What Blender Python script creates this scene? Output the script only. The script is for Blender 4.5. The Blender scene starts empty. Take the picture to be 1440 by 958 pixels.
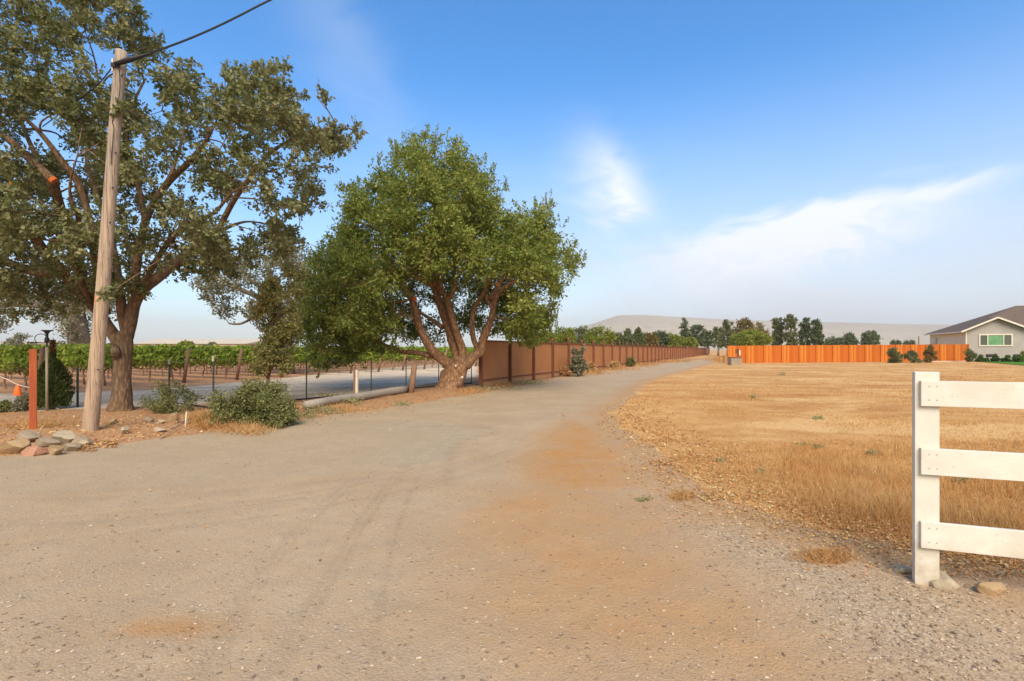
import bpy, math, random
import numpy as np
from mathutils import Vector, Matrix

random.seed(7)
RNG = np.random.default_rng(7)
SC = bpy.context.scene
COL = SC.collection
R = math.radians
FL, HZ, CH = 700.0, 492.0, 1.5          # focal length and horizon in photo pixels, camera height in metres

# ------------------------------------------------------------------ camera
cam_d = bpy.data.cameras.new('camera')
cam = bpy.data.objects.new('camera', cam_d); COL.objects.link(cam)
cam.location = (0, 0, CH); cam.rotation_euler = (R(90), 0, 0)
cam_d.sensor_width = 36; cam_d.lens = 36 * FL / 1440
cam_d.shift_y = (HZ - 479) / 1440
cam_d.clip_start = 0.05; cam_d.clip_end = 30000
SC.camera = cam
# ------------------------------------------------------------------ light
SKY_STRENGTH, EXPOSURE = 0.13, 1.12
SUN_EL, SUN_AZ = 42.0, 175.0            # azimuth from +Y clockwise: behind the camera, a little to the right; haze makes it a wide soft source
SUN_STRENGTH, SUN_ANGLE = 2.2, 38.0
HAZE_DENSITY = 2.3e-4
SC.view_settings.view_transform = 'Standard'
SC.view_settings.look = 'None'
SC.view_settings.exposure = EXPOSURE
SC.view_settings.gamma = 1.0
sd = bpy.data.lights.new('sun', 'SUN'); so = bpy.data.objects.new('sun', sd); COL.objects.link(so)
sd.energy = SUN_STRENGTH; sd.angle = R(SUN_ANGLE); sd.color = (1.0, 0.89, 0.73)
sdir = Vector((math.sin(R(SUN_AZ)) * math.cos(R(SUN_EL)), math.cos(R(SUN_AZ)) * math.cos(R(SUN_EL)), math.sin(R(SUN_EL))))
so.rotation_euler = (-sdir).to_track_quat('-Z', 'Y').to_euler()
so.location = sdir * 50

world = bpy.data.worlds.new('World'); SC.world = world; world.use_nodes = True


class NT:
    """tiny expression helper over a node tree"""
    def __init__(s, tree): s.t = tree; s.t.nodes.clear()
    def n(s, typ, **kw):
        n = s.t.nodes.new(typ)
        for k, v in kw.items(): setattr(n, k, v)
        return n
    def set(s, sock, v):
        if isinstance(v, bpy.types.NodeSocket): s.t.links.new(v, sock)
        else: sock.default_value = v
    def m(s, op, a, b=0.0, c=0.0, clamp=False):
        n = s.n('ShaderNodeMath', operation=op, use_clamp=clamp)
        s.set(n.inputs[0], a); s.set(n.inputs[1], b)
        if len(n.inputs) > 2: s.set(n.inputs[2], c)
        return n.outputs[0]
    def mix(s, f, a, b, mode='MIX'):
        n = s.n('ShaderNodeMix', data_type='RGBA', blend_type=mode)
        s.set(n.inputs[0], f); s.set(n.inputs[6], a if isinstance(a, bpy.types.NodeSocket) else (*a, 1)[:4])
        s.set(n.inputs[7], b if isinstance(b, bpy.types.NodeSocket) else (*b, 1)[:4])
        return n.outputs[2]
    def noise(s, vec, scale, detail=4, rough=.55, dist=0.0):
        n = s.n('ShaderNodeTexNoise'); s.set(n.inputs['Vector'], vec)
        n.inputs['Scale'].default_value = scale; n.inputs['Detail'].default_value = detail
        n.inputs['Roughness'].default_value = rough; n.inputs['Distortion'].default_value = dist
        return n.outputs['Fac']
    def vor(s, vec, scale, out='Color', feature='F1', rnd=1.0):
        n = s.n('ShaderNodeTexVoronoi', feature=feature); s.set(n.inputs['Vector'], vec)
        n.inputs['Scale'].default_value = scale; n.inputs['Randomness'].default_value = rnd
        return n.outputs[out]
    def mapr(s, v, a, b, c=0.0, d=1.0, smooth=False):
        n = s.n('ShaderNodeMapRange', interpolation_type='SMOOTHSTEP' if smooth else 'LINEAR')
        for i, x in enumerate((v, a, b, c, d)): s.set(n.inputs[i], x)
        return n.outputs[0]
    def xyz(s, v):
        n = s.n('ShaderNodeSeparateXYZ'); s.set(n.inputs[0], v); return n.outputs
    def scale(s, v, sc):
        n = s.n('ShaderNodeVectorMath', operation='MULTIPLY'); s.set(n.inputs[0], v); n.inputs[1].default_value = sc
        return n.outputs[0]
    def objc(s): return s.n('ShaderNodeTexCoord').outputs['Object']
    def pos(s): return s.n('ShaderNodeNewGeometry').outputs['Position']


def build_world():
    w = NT(world.node_tree)
    tc = w.n('ShaderNodeTexCoord').outputs['Generated']
    sky = w.n('ShaderNodeTexSky', sky_type='NISHITA')
    sky.sun_disc = False; sky.sun_elevation = R(SUN_EL); sky.sun_rotation = R(SUN_AZ)
    sky.altitude = 0; sky.air_density = 1.0; sky.dust_density = 1.0; sky.ozone_density = 2.4
    hs = w.n('ShaderNodeHueSaturation'); hs.inputs['Saturation'].default_value = 1.36; hs.inputs['Value'].default_value = 0.98
    hs.inputs['Hue'].default_value = 0.5
    w.set(hs.inputs['Color'], sky.outputs[0])
    x, y, z = w.xyz(tc)[:3]
    yc = w.m('MAXIMUM', y, 0.06)
    u = w.m('DIVIDE', x, yc); v = w.m('DIVIDE', z, yc)
    front = w.mapr(y, 0.1, 0.3)
    nz = w.noise(w.scale(tc, (1, 1, 2.4)), 2.6, 7, .6, .6)
    nf = w.noise(w.scale(tc, (1.4, 1, 3.6)), 6.5, 8, .62, .9)
    def gauss(u0, v0, ang, sa, sbu, sbd, warp=.0):
        du = w.m('SUBTRACT', u, u0); dv = w.m('ADD', w.m('SUBTRACT', v, v0), w.m('MULTIPLY', w.m('SUBTRACT', nf, .5), warp))
        c, s_ = math.cos(ang), math.sin(ang)
        a = w.m('ADD', w.m('MULTIPLY', du, c), w.m('MULTIPLY', dv, s_))
        b = w.m('SUBTRACT', w.m('MULTIPLY', dv, c), w.m('MULTIPLY', du, s_))
        bu = w.m('DIVIDE', w.m('MAXIMUM', b, 0.0), sbu); bd = w.m('DIVIDE', w.m('MINIMUM', b, 0.0), sbd)
        e = w.m('ADD', w.m('POWER', w.m('ABSOLUTE', w.m('DIVIDE', a, sa)), 2.0), w.m('ADD', w.m('MULTIPLY', bu, bu), w.m('MULTIPLY', bd, bd)))
        return w.m('EXPONENT', w.m('MULTIPLY', e, -1.0))
    streak = w.m('MULTIPLY', gauss(.57, .245, R(14), .27, .032, .085, .14), w.mapr(nf, .25, .5, .7, 1.5))
    tip = w.m('MULTIPLY', gauss(.83, .312, R(15), .17, .016, .026, .07), 0.85)
    wisp = w.m('MULTIPLY', gauss(.215, .335, R(-55), .095, .04, .07, .16), w.mapr(nf, .3, .6, .35, 1.0))
    high = w.m('MULTIPLY', gauss(-.33, .62, R(-60), .22, .05, .09, .2), .14)
    lowb = w.m('MULTIPLY', w.mapr(z, .50, .06, 0, 1, True), w.mapr(w.m('ADD', u, w.m('MULTIPLY', w.m('SUBTRACT', nz, .5), 1.2)), -.5, .35, .42, .9))
    lowb = w.m('MULTIPLY', lowb, w.mapr(nz, .25, .62, .75, 1.05))
    amt = w.m('MULTIPLY', front, w.m('MAXIMUM', w.m('MAXIMUM', streak, tip), w.m('MAXIMUM', wisp, high)))
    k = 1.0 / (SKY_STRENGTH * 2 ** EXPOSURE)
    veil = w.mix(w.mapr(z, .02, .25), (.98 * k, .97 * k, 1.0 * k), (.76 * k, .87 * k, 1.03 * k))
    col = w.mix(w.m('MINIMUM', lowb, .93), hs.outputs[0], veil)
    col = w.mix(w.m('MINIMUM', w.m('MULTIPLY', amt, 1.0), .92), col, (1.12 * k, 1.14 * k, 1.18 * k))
    warm_fill = w.m('MULTIPLY', w.mapr(y, .15, -.45, 0, 1, True), .8)  # unseen warm glow added to the sky behind the camera to warm the fill light
    col = w.mix(warm_fill, col, (1.0 * k, .90 * k, .74 * k))
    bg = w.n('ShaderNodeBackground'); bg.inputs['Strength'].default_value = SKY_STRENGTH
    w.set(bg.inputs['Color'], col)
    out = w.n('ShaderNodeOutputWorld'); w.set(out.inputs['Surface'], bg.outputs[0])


build_world()

# ------------------------------------------------------------------ pixel helpers (photo pixel + distance -> real place)
def P(px, py, Y): return np.array([(px - 720) / FL * Y, Y, CH - (py - HZ) / FL * Y])
def G(px, py):
    Y = CH * FL / (py - HZ)
    return np.array([(px - 720) / FL * Y, Y])

# ------------------------------------------------------------------ numpy noise
def _hash(ix, iy, s):
    n = (ix * 374761393 + iy * 668265263 + s * 974634777) & 0x7fffffff
    n = ((n ^ (n >> 13)) * 1274126177) & 0x7fffffff
    return ((n ^ (n >> 16)) & 0xffff) / 65535.0
def vnoise(x, y, s=0):
    x = np.asarray(x, float); y = np.asarray(y, float)
    ix = np.floor(x).astype(np.int64); iy = np.floor(y).astype(np.int64)
    fx = x - ix; fy = y - iy; fx = fx * fx * (3 - 2 * fx); fy = fy * fy * (3 - 2 * fy)
    a = _hash(ix, iy, s); b = _hash(ix + 1, iy, s); c = _hash(ix, iy + 1, s); d = _hash(ix + 1, iy + 1, s)
    return (a + (b - a) * fx) * (1 - fy) + (c + (d - c) * fx) * fy
def fbm(x, y, s=0, o=4):
    t = 0; a = .5; n = 0
    for i in range(o):
        t = t + a * vnoise(x * 2 ** i, y * 2 ** i, s + i); n += a; a *= .5
    return t / n - .5

def sdist(x, y, poly):
    """signed distance to a polygon, positive inside"""
    poly = np.asarray(poly, float); d = np.full(x.shape, 1e9); inside = np.zeros(x.shape, bool)
    for i in range(len(poly)):
        ax, ay = poly[i - 1]; bx, by = poly[i]
        vx, vy = bx - ax, by - ay
        t = np.clip(((x - ax) * vx + (y - ay) * vy) / (vx * vx + vy * vy + 1e-12), 0, 1)
        d = np.minimum(d, np.hypot(x - ax - t * vx, y - ay - t * vy))
        c = ((ay > y) != (by > y)) & (x < (bx - ax) * (y - ay) / (by - ay + 1e-12) + ax)
        inside ^= c
    return np.where(inside, d, -d)
def sstep(a, b, v):
    t = np.clip((v - a) / (b - a), 0, 1); return t * t * (3 - 2 * t)

# ------------------------------------------------------------------ ground regions (world polygons)
g = lambda *pts: [tuple(G(*p)) for p in pts]
ROAD = g((0, 643), (126, 629), (217, 618), (310, 605), (426, 589), (520, 577), (600, 565), (700, 549), (790, 531), (844, 522), (898, 515.6), (948, 509.5), (990, 505.5), (1004, 504.0)) \
     + g((1012, 508), (1000, 512), (948, 527), (911, 537.5), (885, 560), (862, 582), (880, 606), (925, 630), (950, 660), (995, 695), (1060, 715), (1140, 742), (1200, 757), (1280, 768), (1440, 800)) \
     + [(3.6, 2.2), (3.4, -3), (2, -12), (-6, -14), (-30, -6), (-30, 4.5)]
FIELD = g((862, 582), (880, 606), (925, 630), (950, 660), (995, 695), (1060, 715), (1140, 742), (1200, 757), (1280, 768), (1440, 800)) \
     + [(3.6, 2.2), (9, -6), (60, -20), (200, -20), (300, 120), (62, 72), (45, 100)] + g((1012, 508), (1000, 512), (948, 527), (911, 537.5), (885, 560))
DRIVE = g((670, 530), (600, 540), (520, 552), (430, 560), (330, 566), (200, 572), (100, 576), (0, 580)) + [(-30, 10), (-40, 12.5), (-30, 15)] \
     + g((0, 554), (100, 552.5), (200, 549), (300, 541), (400, 532), (450, 526), (560, 516), (670, 508))
VINE = g((0, 554), (100, 552.5), (200, 549), (300, 541), (400, 532), (450, 526), (560, 516), (670, 508)) + [(8, 100), (-60, 170), (-160, 160), (-140, 12), (-30, 15)]
ORANGE = g((800, 590), (830, 600), (880, 640), (900, 680), (830, 690), (760, 690), (735, 655), (770, 610))
ISLAND = g((0, 641), (126, 627), (217, 616), (310, 603), (426, 587), (520, 575), (600, 563), (700, 547), (690, 535), (600, 545), (520, 560), (430, 572), (330, 582), (200, 595), (60, 603)) + [(-12, 8.0)]
GRAVELY = g((930, 660), (1010, 705), (1130, 750), (1260, 775), (1440, 815), (1440, 958), (1250, 958), (1120, 860), (1000, 780), (900, 720))

def ground_h(x, y):
    x = np.asarray(x, float); y = np.asarray(y, float)
    r = np.hypot(x, y); near = 1 / (1 + (r / 40) ** 2)
    h = .035 * fbm(x * .25, y * .25, 3) * near
    isl = sstep(-.2, .9, sdist(x, y, ISLAND))
    fld = sstep(-.1, .8, sdist(x, y, FIELD))
    rd = 1 - np.maximum(isl, fld)
    h = h + isl * (.07 + .09 * fbm(x * 1.3, y * 1.3, 11)) * (r < 60)
    h = h + fld * (.02 + .05 * fbm(x * 1.1, y * 1.1, 17)) * near
    h = h + rd * (.022 * fbm(x * 1.6, y * 1.6, 5) + .012 * fbm(x * 7, y * 7, 6, 3) * np.exp(-(r / 9) ** 2)) * near
    # shallow tyre tracks curling off the road
    for (cx, cy, rr) in TRACKS:
        d = np.hypot(x - cx, y - cy) - rr
        h = h - rd * .007 * np.exp(-(d / .07) ** 2) * (r < 18)
    return h
def circ(p, q, s):
    p, q, s = map(np.array, (p, q, s)); A = 2 * np.array([q - p, s - p]); b = np.array([q @ q - p @ p, s @ s - p @ p])
    c = np.linalg.solve(A, b); return (c[0], c[1], float(np.hypot(*(c - p))))
TRACKS = []
for a_, b_, c_ in [((0, 729), (272, 711), (600, 660)), ((0, 737), (272, 718), (600, 666)), ((0, 765), (233, 742), (600, 680)), ((0, 700), (300, 690), (620, 652)),
                   ((355, 843), (405, 770), (470, 702)), ((340, 843), (392, 770), (458, 702)), ((437, 843), (480, 770), (522, 707)), ((452, 843), (493, 770), (533, 707)), ((545, 800), (560, 740), (578, 690))]:
    TRACKS.append(circ(G(*a_), G(*b_), G(*c_)))
GH = lambda x, y: float(ground_h(np.array([x]), np.array([y]))[0])

# ------------------------------------------------------------------ mesh helpers
def npobj(name, V, F, mat, parent=None, smooth=False, col=None, origin=None, attrs=None):
    V = np.asarray(V, np.float32); F = np.asarray(F, np.int32)
    if origin is None and parent is not None: origin = parent.get('_o')
    if origin is not None: V = V - np.asarray(origin, np.float32)
    me = bpy.data.meshes.new(name)
    me.vertices.add(len(V)); me.vertices.foreach_set('co', V.ravel())
    k = F.shape[1]
    me.loops.add(F.size); me.loops.foreach_set('vertex_index', F.ravel())
    me.polygons.add(len(F)); me.polygons.foreach_set('loop_start', np.arange(len(F), dtype=np.int32) * k)
    try: me.polygons.foreach_set('loop_total', np.full(len(F), k, np.int32))
    except Exception: pass
    me.polygons.foreach_set('use_smooth', np.full(len(F), bool(smooth)))
    if attrs:
        for an, arr in attrs.items():
            a = me.color_attributes.new(an, 'FLOAT_COLOR', 'POINT')
            a.data.foreach_set('color', np.asarray(arr, np.float32).ravel())
    me.update(calc_edges=True); me.validate()
    me.materials.append(mat)
    o = bpy.data.objects.new(name, me); COL.objects.link(o)
    if parent is not None: o.parent = parent
    elif origin is not None: o.location = origin
    return o

class MB:
    """collects quads and tris, builds one mesh object"""
    def __init__(s): s.V = []; s.F = []
    def add(s, V, F):
        b = len(s.V); s.V.extend([tuple(map(float, v)) for v in V]); s.F.extend([tuple(int(i) + b for i in f) for f in F]); return s
    def box(s, c, size, rz=0.0, ax=None, M=None):
        hx, hy, hz = [q / 2 for q in size]
        vs = [Vector((x, y, z)) for x in (-hx, hx) for y in (-hy, hy) for z in (-hz, hz)]
        M = M or Matrix.Rotation(rz, 3, 'Z')
        vs = [M @ v + Vector(c) for v in vs]
        return s.add(vs, [(0, 1, 3, 2), (4, 6, 7, 5), (0, 4, 5, 1), (2, 3, 7, 6), (0, 2, 6, 4), (1, 5, 7, 3)])
    def beam(s, a, b, w, t, up=(0, 0, 1)):
        a, b = Vector(a), Vector(b); d = (b - a).normalized(); sd_ = d.cross(Vector(up)).normalized(); u = sd_.cross(d)
        M = Matrix((d, sd_, u)).transposed()
        return s.box((a + b) / 2, ((b - a).length, t, w), M=M)
    def tube(s, pts, rad, seg=8, cap=True, wob=0.0):
        V, F = tube_np(pts, rad, seg, wob)
        s.add(V, F)
        if cap:
            n = len(s.V) - len(V)
            s.F.append(tuple(n + i for i in range(seg))[::-1]); m = n + len(V) - seg
            s.F.append(tuple(m + i for i in range(seg)))
        return s
    def lathe(s, c, prof, seg=16):
        V = []; F = []
        for (r, z) in prof:
            for i in range(seg):
                a = 2 * math.pi * i / seg; V.append((c[0] + r * math.cos(a), c[1] + r * math.sin(a), c[2] + z))
        for j in range(len(prof) - 1):
            for i in range(seg):
                F.append((j * seg + i, j * seg + (i + 1) % seg, (j + 1) * seg + (i + 1) % seg, (j + 1) * seg + i))
        return s.add(V, F)
    def build(s, name, mat, parent=None, smooth=False, origin=None, bevel=0):
        if origin is None and parent is not None: origin = parent.get('_o')
        me = bpy.data.meshes.new(name)
        V = np.array(s.V, float)
        if origin is not None: V = V - np.asarray(origin)
        me.from_pydata(V.tolist(), [], s.F); me.update()
        if smooth: me.polygons.foreach_set('use_smooth', [True] * len(me.polygons))
        me.materials.append(mat)
        o = bpy.data.objects.new(name, me); COL.objects.link(o)
        if parent is not None:
            o.parent = parent
            o['_o'] = list(map(float, origin))
        elif origin is not None:
            o.location = origin; o['_o'] = list(map(float, origin))
        if bevel:
            b = o.modifiers.new('bevel', 'BEVEL'); b.width = bevel; b.segments = 2; b.limit_method = 'ANGLE'
        return o

def tube_np(pts, rad, seg=8, wob=0.0):
    pts = np.asarray(pts, float); n = len(pts)
    rad = np.broadcast_to(np.asarray(rad, float), (n,)) if np.ndim(rad) == 0 or len(rad) == n else np.interp(np.linspace(0, 1, n), np.linspace(0, 1, len(rad)), rad)
    T = np.gradient(pts, axis=0); T /= np.linalg.norm(T, axis=1)[:, None] + 1e-9
    ref = np.array([0, 0, 1.0]) if abs(T[0, 2]) < .8 else np.array([0, 1.0, 0])
    V = []
    s = np.cross(T[0], ref); s /= np.linalg.norm(s)
    for i in range(n):
        s = s - T[i] * (s @ T[i]); s /= np.linalg.norm(s) + 1e-9; t = np.cross(T[i], s)
        for k in range(seg):
            a = 2 * math.pi * k / seg
            w_ = 1 + wob * (math.sin(3 * a + i * .9) * .5 + math.sin(5 * a - i * .6 + 1) * .5)
            V.append(pts[i] + rad[i] * w_ * (math.cos(a) * s + math.sin(a) * t))
    F = [(i * seg + k, i * seg + (k + 1) % seg, (i + 1) * seg + (k + 1) % seg, (i + 1) * seg + k) for i in range(n - 1) for k in range(seg)]
    return np.array(V), np.array(F)

def smooth_path(pts, sub=5):
    pts = np.asarray(pts, float); n = len(pts)
    if n < 3: return np.array([pts[0] + (pts[-1] - pts[0]) * t for t in np.linspace(0, 1, sub)])
    out = []
    for i in range(n - 1):
        p0 = pts[max(i - 1, 0)]; p1 = pts[i]; p2 = pts[i + 1]; p3 = pts[min(i + 2, n - 1)]
        for t in np.linspace(0, 1, sub, endpoint=False):
            out.append(.5 * (2 * p1 + (p2 - p0) * t + (2 * p0 - 5 * p1 + 4 * p2 - p3) * t * t + (3 * p1 - p0 - 3 * p2 + p3) * t ** 3))
    out.append(pts[-1]); return np.array(out)

def tag(o, label=None, cat=None, group=None, kind=None):
    if label: o['label'] = label
    if cat: o['category'] = cat
    if group: o['group'] = group
    if kind: o['kind'] = kind
    return o
def thing(name, loc, label, cat, group=None):
    o = bpy.data.objects.new(name, None); COL.objects.link(o)
    o.location = loc; o.empty_display_size = .3; o['_o'] = [float(v) for v in loc]
    return tag(o, label, cat, group)
def copy_thing(root, loc, rz=0, sc=1.0):
    r = root.copy(); COL.objects.link(r); r.location = loc; r.rotation_euler = (0, 0, rz); r.scale = (sc, sc, sc)
    for ch in list(root.children):
        c = ch.copy(); COL.objects.link(c); c.parent = r
    return r

# ------------------------------------------------------------------ materials
def mat(name, fn, rough=.8, spec=.3):
    m = bpy.data.materials.new(name); m.use_nodes = True; w = NT(m.node_tree)
    bs = w.n('ShaderNodeBsdfPrincipled'); bs.inputs['Roughness'].default_value = rough
    bs.inputs['Specular IOR Level'].default_value = spec
    out = w.n('ShaderNodeOutputMaterial'); w.set(out.inputs['Surface'], bs.outputs[0])
    c = fn(w, bs)
    if c is not None:
        if isinstance(c, bpy.types.NodeSocket): w.set(bs.inputs['Base Color'], c)
        else: bs.inputs['Base Color'].default_value = (*c, 1)
    return m
def bump(w, bs, h, dist=.01, st=.6):
    b = w.n('ShaderNodeBump'); b.inputs['Distance'].default_value = dist; b.inputs['Strength'].default_value = st
    w.set(b.inputs['Height'], h); w.set(bs.inputs['Normal'], b.outputs[0])

def wood(name, c1, c2, grain=(14, 14, 1.2), sc=3.0, dist=.004, rough=.8, stain=None):
    def fn(w, bs):
        v = w.scale(w.objc(), grain)
        n = w.noise(v, sc, 6, .65, .4); n2 = w.noise(w.objc(), 1.3, 4)
        c = w.mix(w.mapr(n, .3, .7), c1, c2)
        c = w.mix(w.mapr(n2, .35, .7, 0, .5), c, [q * .62 for q in c1])
        crack = w.noise(w.scale(w.objc(), (grain[0] * 3, grain[1] * 3, grain[2] * .5)), sc * 1.4, 3, .6)
        c = w.mix(w.mapr(crack, .66, .72, 0, .7), c, [q * .35 for q in c1])
        if stain: c = w.mix(w.mapr(w.noise(w.objc(), 2.2, 3), .58, .7, 0, .7), c, stain)
        bump(w, bs, w.m('ADD', n, w.m('MULTIPLY', crack, -1.2)), dist, .7)
        return c
    return mat(name, fn, rough)
def island_rand(w): return w.n('ShaderNodeNewGeometry').outputs['Random Per Island']
def leafmat(name, cols, trans=.35, rough=.62, spec=.18, clump=.6):
    m = bpy.data.materials.new(name); m.use_nodes = True; w = NT(m.node_tree)
    rr = island_rand(w); pos = w.pos()
    ramp = w.n('ShaderNodeValToRGB'); ramp.color_ramp.interpolation = 'LINEAR'
    els = ramp.color_ramp.elements
    while len(els) < len(cols): els.new(.5)
    for i, (p, c) in enumerate(cols): els[i].position = p; els[i].color = (*c, 1)
    cl = w.noise(pos, clump, 3, .6)
    f = w.m('ADD', w.m('MULTIPLY', rr, .65), w.mapr(cl, .3, .7, 0, .35))
    w.set(ramp.inputs[0], f)
    bs = w.n('ShaderNodeBsdfPrincipled'); bs.inputs['Roughness'].default_value = rough; bs.inputs['Specular IOR Level'].default_value = spec
    w.set(bs.inputs['Base Color'], ramp.outputs[0])
    tr = w.n('ShaderNodeBsdfTranslucent'); w.set(tr.inputs['Color'], w.mix(.55, ramp.outputs[0], (.22, .25, .03)))
    mx = w.n('ShaderNodeMixShader'); mx.inputs[0].default_value = trans
    w.set(mx.inputs[1], bs.outputs[0]); w.set(mx.inputs[2], tr.outputs[0])
    out = w.n('ShaderNodeOutputMaterial'); w.set(out.inputs['Surface'], mx.outputs[0])
    return m
def barkmat(name, c1, c2, c3, vs=(3, 3, .8), sc=7, dist=.03):
    def fn(w, bs):
        p = w.objc()
        n = w.noise(w.scale(p, vs), sc, 6, .65, .5); v = w.vor(w.scale(p, vs), sc * .9, 'Distance', 'F1')
        big = w.noise(p, .9, 3)
        c = w.mix(w.mapr(n, .3, .7), c1, c2)
        c = w.mix(w.mapr(big, .42, .62), c, c3)
        c = w.mix(w.mapr(v, .25, .6, 0, .6), c, [q * .4 for q in c1])
        bump(w, bs, w.m('ADD', n, w.m('MULTIPLY', v, -.8)), dist, .9)
        return c
    return mat(name, fn, .9, .15)
def plain(name, c, var=.12, sc=8, rough=.6, spec=.3, metal=0, b=.0):
    def fn(w, bs):
        bs.inputs['Metallic'].default_value = metal
        n = w.noise(w.objc(), sc, 5, .6)
        if b: bump(w, bs, n, b, .6)
        return w.mix(w.mapr(n, .3, .7), [q * (1 - var) for q in c], [min(1, q * (1 + var)) for q in c])
    return mat(name, fn, rough, spec)

def ground_mat():
    m = bpy.data.materials.new('ground_surface'); m.use_nodes = True; w = NT(m.node_tree)
    bs = w.n('ShaderNodeBsdfPrincipled'); bs.inputs['Roughness'].default_value = .95; bs.inputs['Specular IOR Level'].default_value = .1
    out = w.n('ShaderNodeOutputMaterial'); w.set(out.inputs['Surface'], bs.outputs[0])
    p = w.pos()
    a1 = w.n('ShaderNodeAttribute', attribute_name='m1'); a2 = w.n('ShaderNodeAttribute', attribute_name='m2')
    s1 = w.n('ShaderNodeSeparateColor'); w.set(s1.inputs[0], a1.outputs['Color'])
    s2 = w.n('ShaderNodeSeparateColor'); w.set(s2.inputs[0], a2.outputs['Color'])
    field, orange, vine = s1.outputs[:3]; track = a1.outputs['Alpha']
    isl, grav, drive = s2.outputs[:3]; tarmac = a2.outputs['Alpha']
    n1 = w.noise(p, .8, 5, .6); n2 = w.noise(p, 4.5, 6, .65); n3 = w.noise(p, 30, 6, .7); n4 = w.noise(p, 110, 3, .6)
    vg = w.n('ShaderNodeTexVoronoi'); w.set(vg.inputs['Vector'], p); vg.inputs['Scale'].default_value = 70
    vs_ = w.n('ShaderNodeSeparateColor'); w.set(vs_.inputs[0], vg.outputs['Color'])
    vb = w.n('ShaderNodeTexVoronoi'); w.set(vb.inputs['Vector'], p); vb.inputs['Scale'].default_value = 22
    vbs = w.n('ShaderNodeSeparateColor'); w.set(vbs.inputs[0], vb.outputs['Color'])
    # road: taupe compacted gravel
    road = w.mix(w.mapr(n1, .35, .65), (.39, .28, .172), (.46, .348, .226))
    road = w.mix(w.mapr(n2, .38, .68, 0, .55), road, (.37, .29, .20))
    road = w.mix(w.mapr(n2, .28, .42, .4, 0), road, (.42, .295, .165))
    road = w.mix(w.m('MULTIPLY', tarmac, .5), road, w.mix(w.mapr(n2, .3, .7), (.40, .33, .23), (.35, .285, .195)))
    road = w.mix(w.mapr(n3, .55, .75, 0, w.mapr(n1, .35, .65, .12, .5)), road, (.27, .20, .13))
    road = w.mix(w.mapr(n3, .25, .42, .35, 0), road, (.52, .43, .32))
    gr = w.mapr(vs_.outputs[0], .25, .9)
    gcol = w.mix(gr, (.21, .155, .11), (.56, .46, .34))
    gamt = w.m('MULTIPLY', w.mapr(vs_.outputs[1], .45, .6), w.m('ADD', w.mapr(n2, .35, .65, .06, .24), w.m('MULTIPLY', grav, .5)))
    road = w.mix(gamt, road, gcol)
    big = w.m('MULTIPLY', w.mapr(vbs.outputs[1], .84, .86), w.mapr(vb.outputs['Distance'], .32, .2))
    road = w.mix(w.m('MULTIPLY', big, .65), road, w.mix(vbs.outputs[0], (.22, .165, .125), (.58, .49, .38)))
    road = w.mix(w.m('MULTIPLY', track, w.m('MULTIPLY', w.mapr(n2, .3, .6, .5, 1.1), w.mapr(n3, .35, .62, .25, 1.2))), road, (.22, .165, .11))
    # orange dirt
    dirt = w.mix(w.mapr(n2, .3, .7), (.45, .215, .065), (.43, .25, .115))
    dirt = w.mix(w.mapr(n3, .5, .75, 0, .4), dirt, (.26, .15, .08))
    c = w.mix(w.m('MULTIPLY', orange, w.m('MULTIPLY', w.mapr(n2, .25, .55, .55, 1), w.mapr(w.noise(p, 1.6, 5, .65), .35, .6, .6, 1.25))), road, dirt)
    # island soil with litter
    so_ = w.mix(w.mapr(n2, .3, .7), (.40, .20, .085), (.52, .33, .18))
    so_ = w.mix(w.mapr(n3, .45, .62, 0, .8), so_, (.22, .12, .07))
    so_ = w.mix(w.mapr(vbs.outputs[1], .6, .7, 0, .55), so_, w.mix(vbs.outputs[2], (.40, .15, .06), (.5, .36, .22)))
    c = w.mix(w.mapr(w.m('ADD', isl, w.m('MULTIPLY', w.m('SUBTRACT', n2, .5), .8)), .4, .6), c, so_)
    # driveway
    dr = w.mix(w.mapr(n2, .3, .7), (.62, .49, .345), (.72, .59, .43))
    dr = w.mix(w.mapr(n1, .45, .62, 0, .5), dr, (.44, .31, .22))
    c = w.mix(w.mapr(w.m('ADD', drive, w.m('MULTIPLY', w.m('SUBTRACT', n2, .5), .5)), .35, .65), c, dr)
    vn = w.mix(w.mapr(n2, .3, .7), (.46, .225, .11), (.58, .33, .19))
    vn = w.mix(w.mapr(n1, .5, .7, 0, .5), vn, (.36, .23, .12))
    c = w.mix(w.mapr(w.m('ADD', vine, w.m('MULTIPLY', w.m('SUBTRACT', n1, .5), .5)), .4, .6), c, vn)
    # dry field
    st = w.noise(w.scale(p, (.5, 1.15, 1)), .42, 6, .65, 1.2)
    fs = w.noise(w.scale(p, (1, 2.0, 1)), 9, 6, .75)
    fc = w.mix(w.mapr(st, .36, .62), (.44, .215, .075), (.64, .385, .155))
    fc = w.mix(w.mapr(n1, .5, .68, 0, .5), fc, (.42, .185, .06))
    fc = w.mix(w.mapr(fs, .5, .66, 0, .6), fc, (.27, .14, .055))
    fc = w.mix(w.mapr(fs, .28, .44, .5, 0), fc, (.70, .43, .17))
    fc = w.mix(w.mapr(w.noise(p, 2.4, 6, .7, .8), .52, .66, 0, .5), fc, (.34, .165, .055))
    fc = w.mix(w.mapr(w.noise(w.scale(p, (.6, 1, 1)), .33, 5, .65, 1), .5, .62, 0, .6), fc, (.70, .47, .22))
    fc = w.mix(w.mapr(w.noise(p, 1.9, 3), .68, .74, 0, .55), fc, (.30, .30, .17))
    c = w.mix(w.mapr(w.m('ADD', field, w.m('MULTIPLY', w.m('SUBTRACT', n2, .5), .7)), .38, .62), c, fc)
    w.set(bs.inputs['Base Color'], c)
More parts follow.
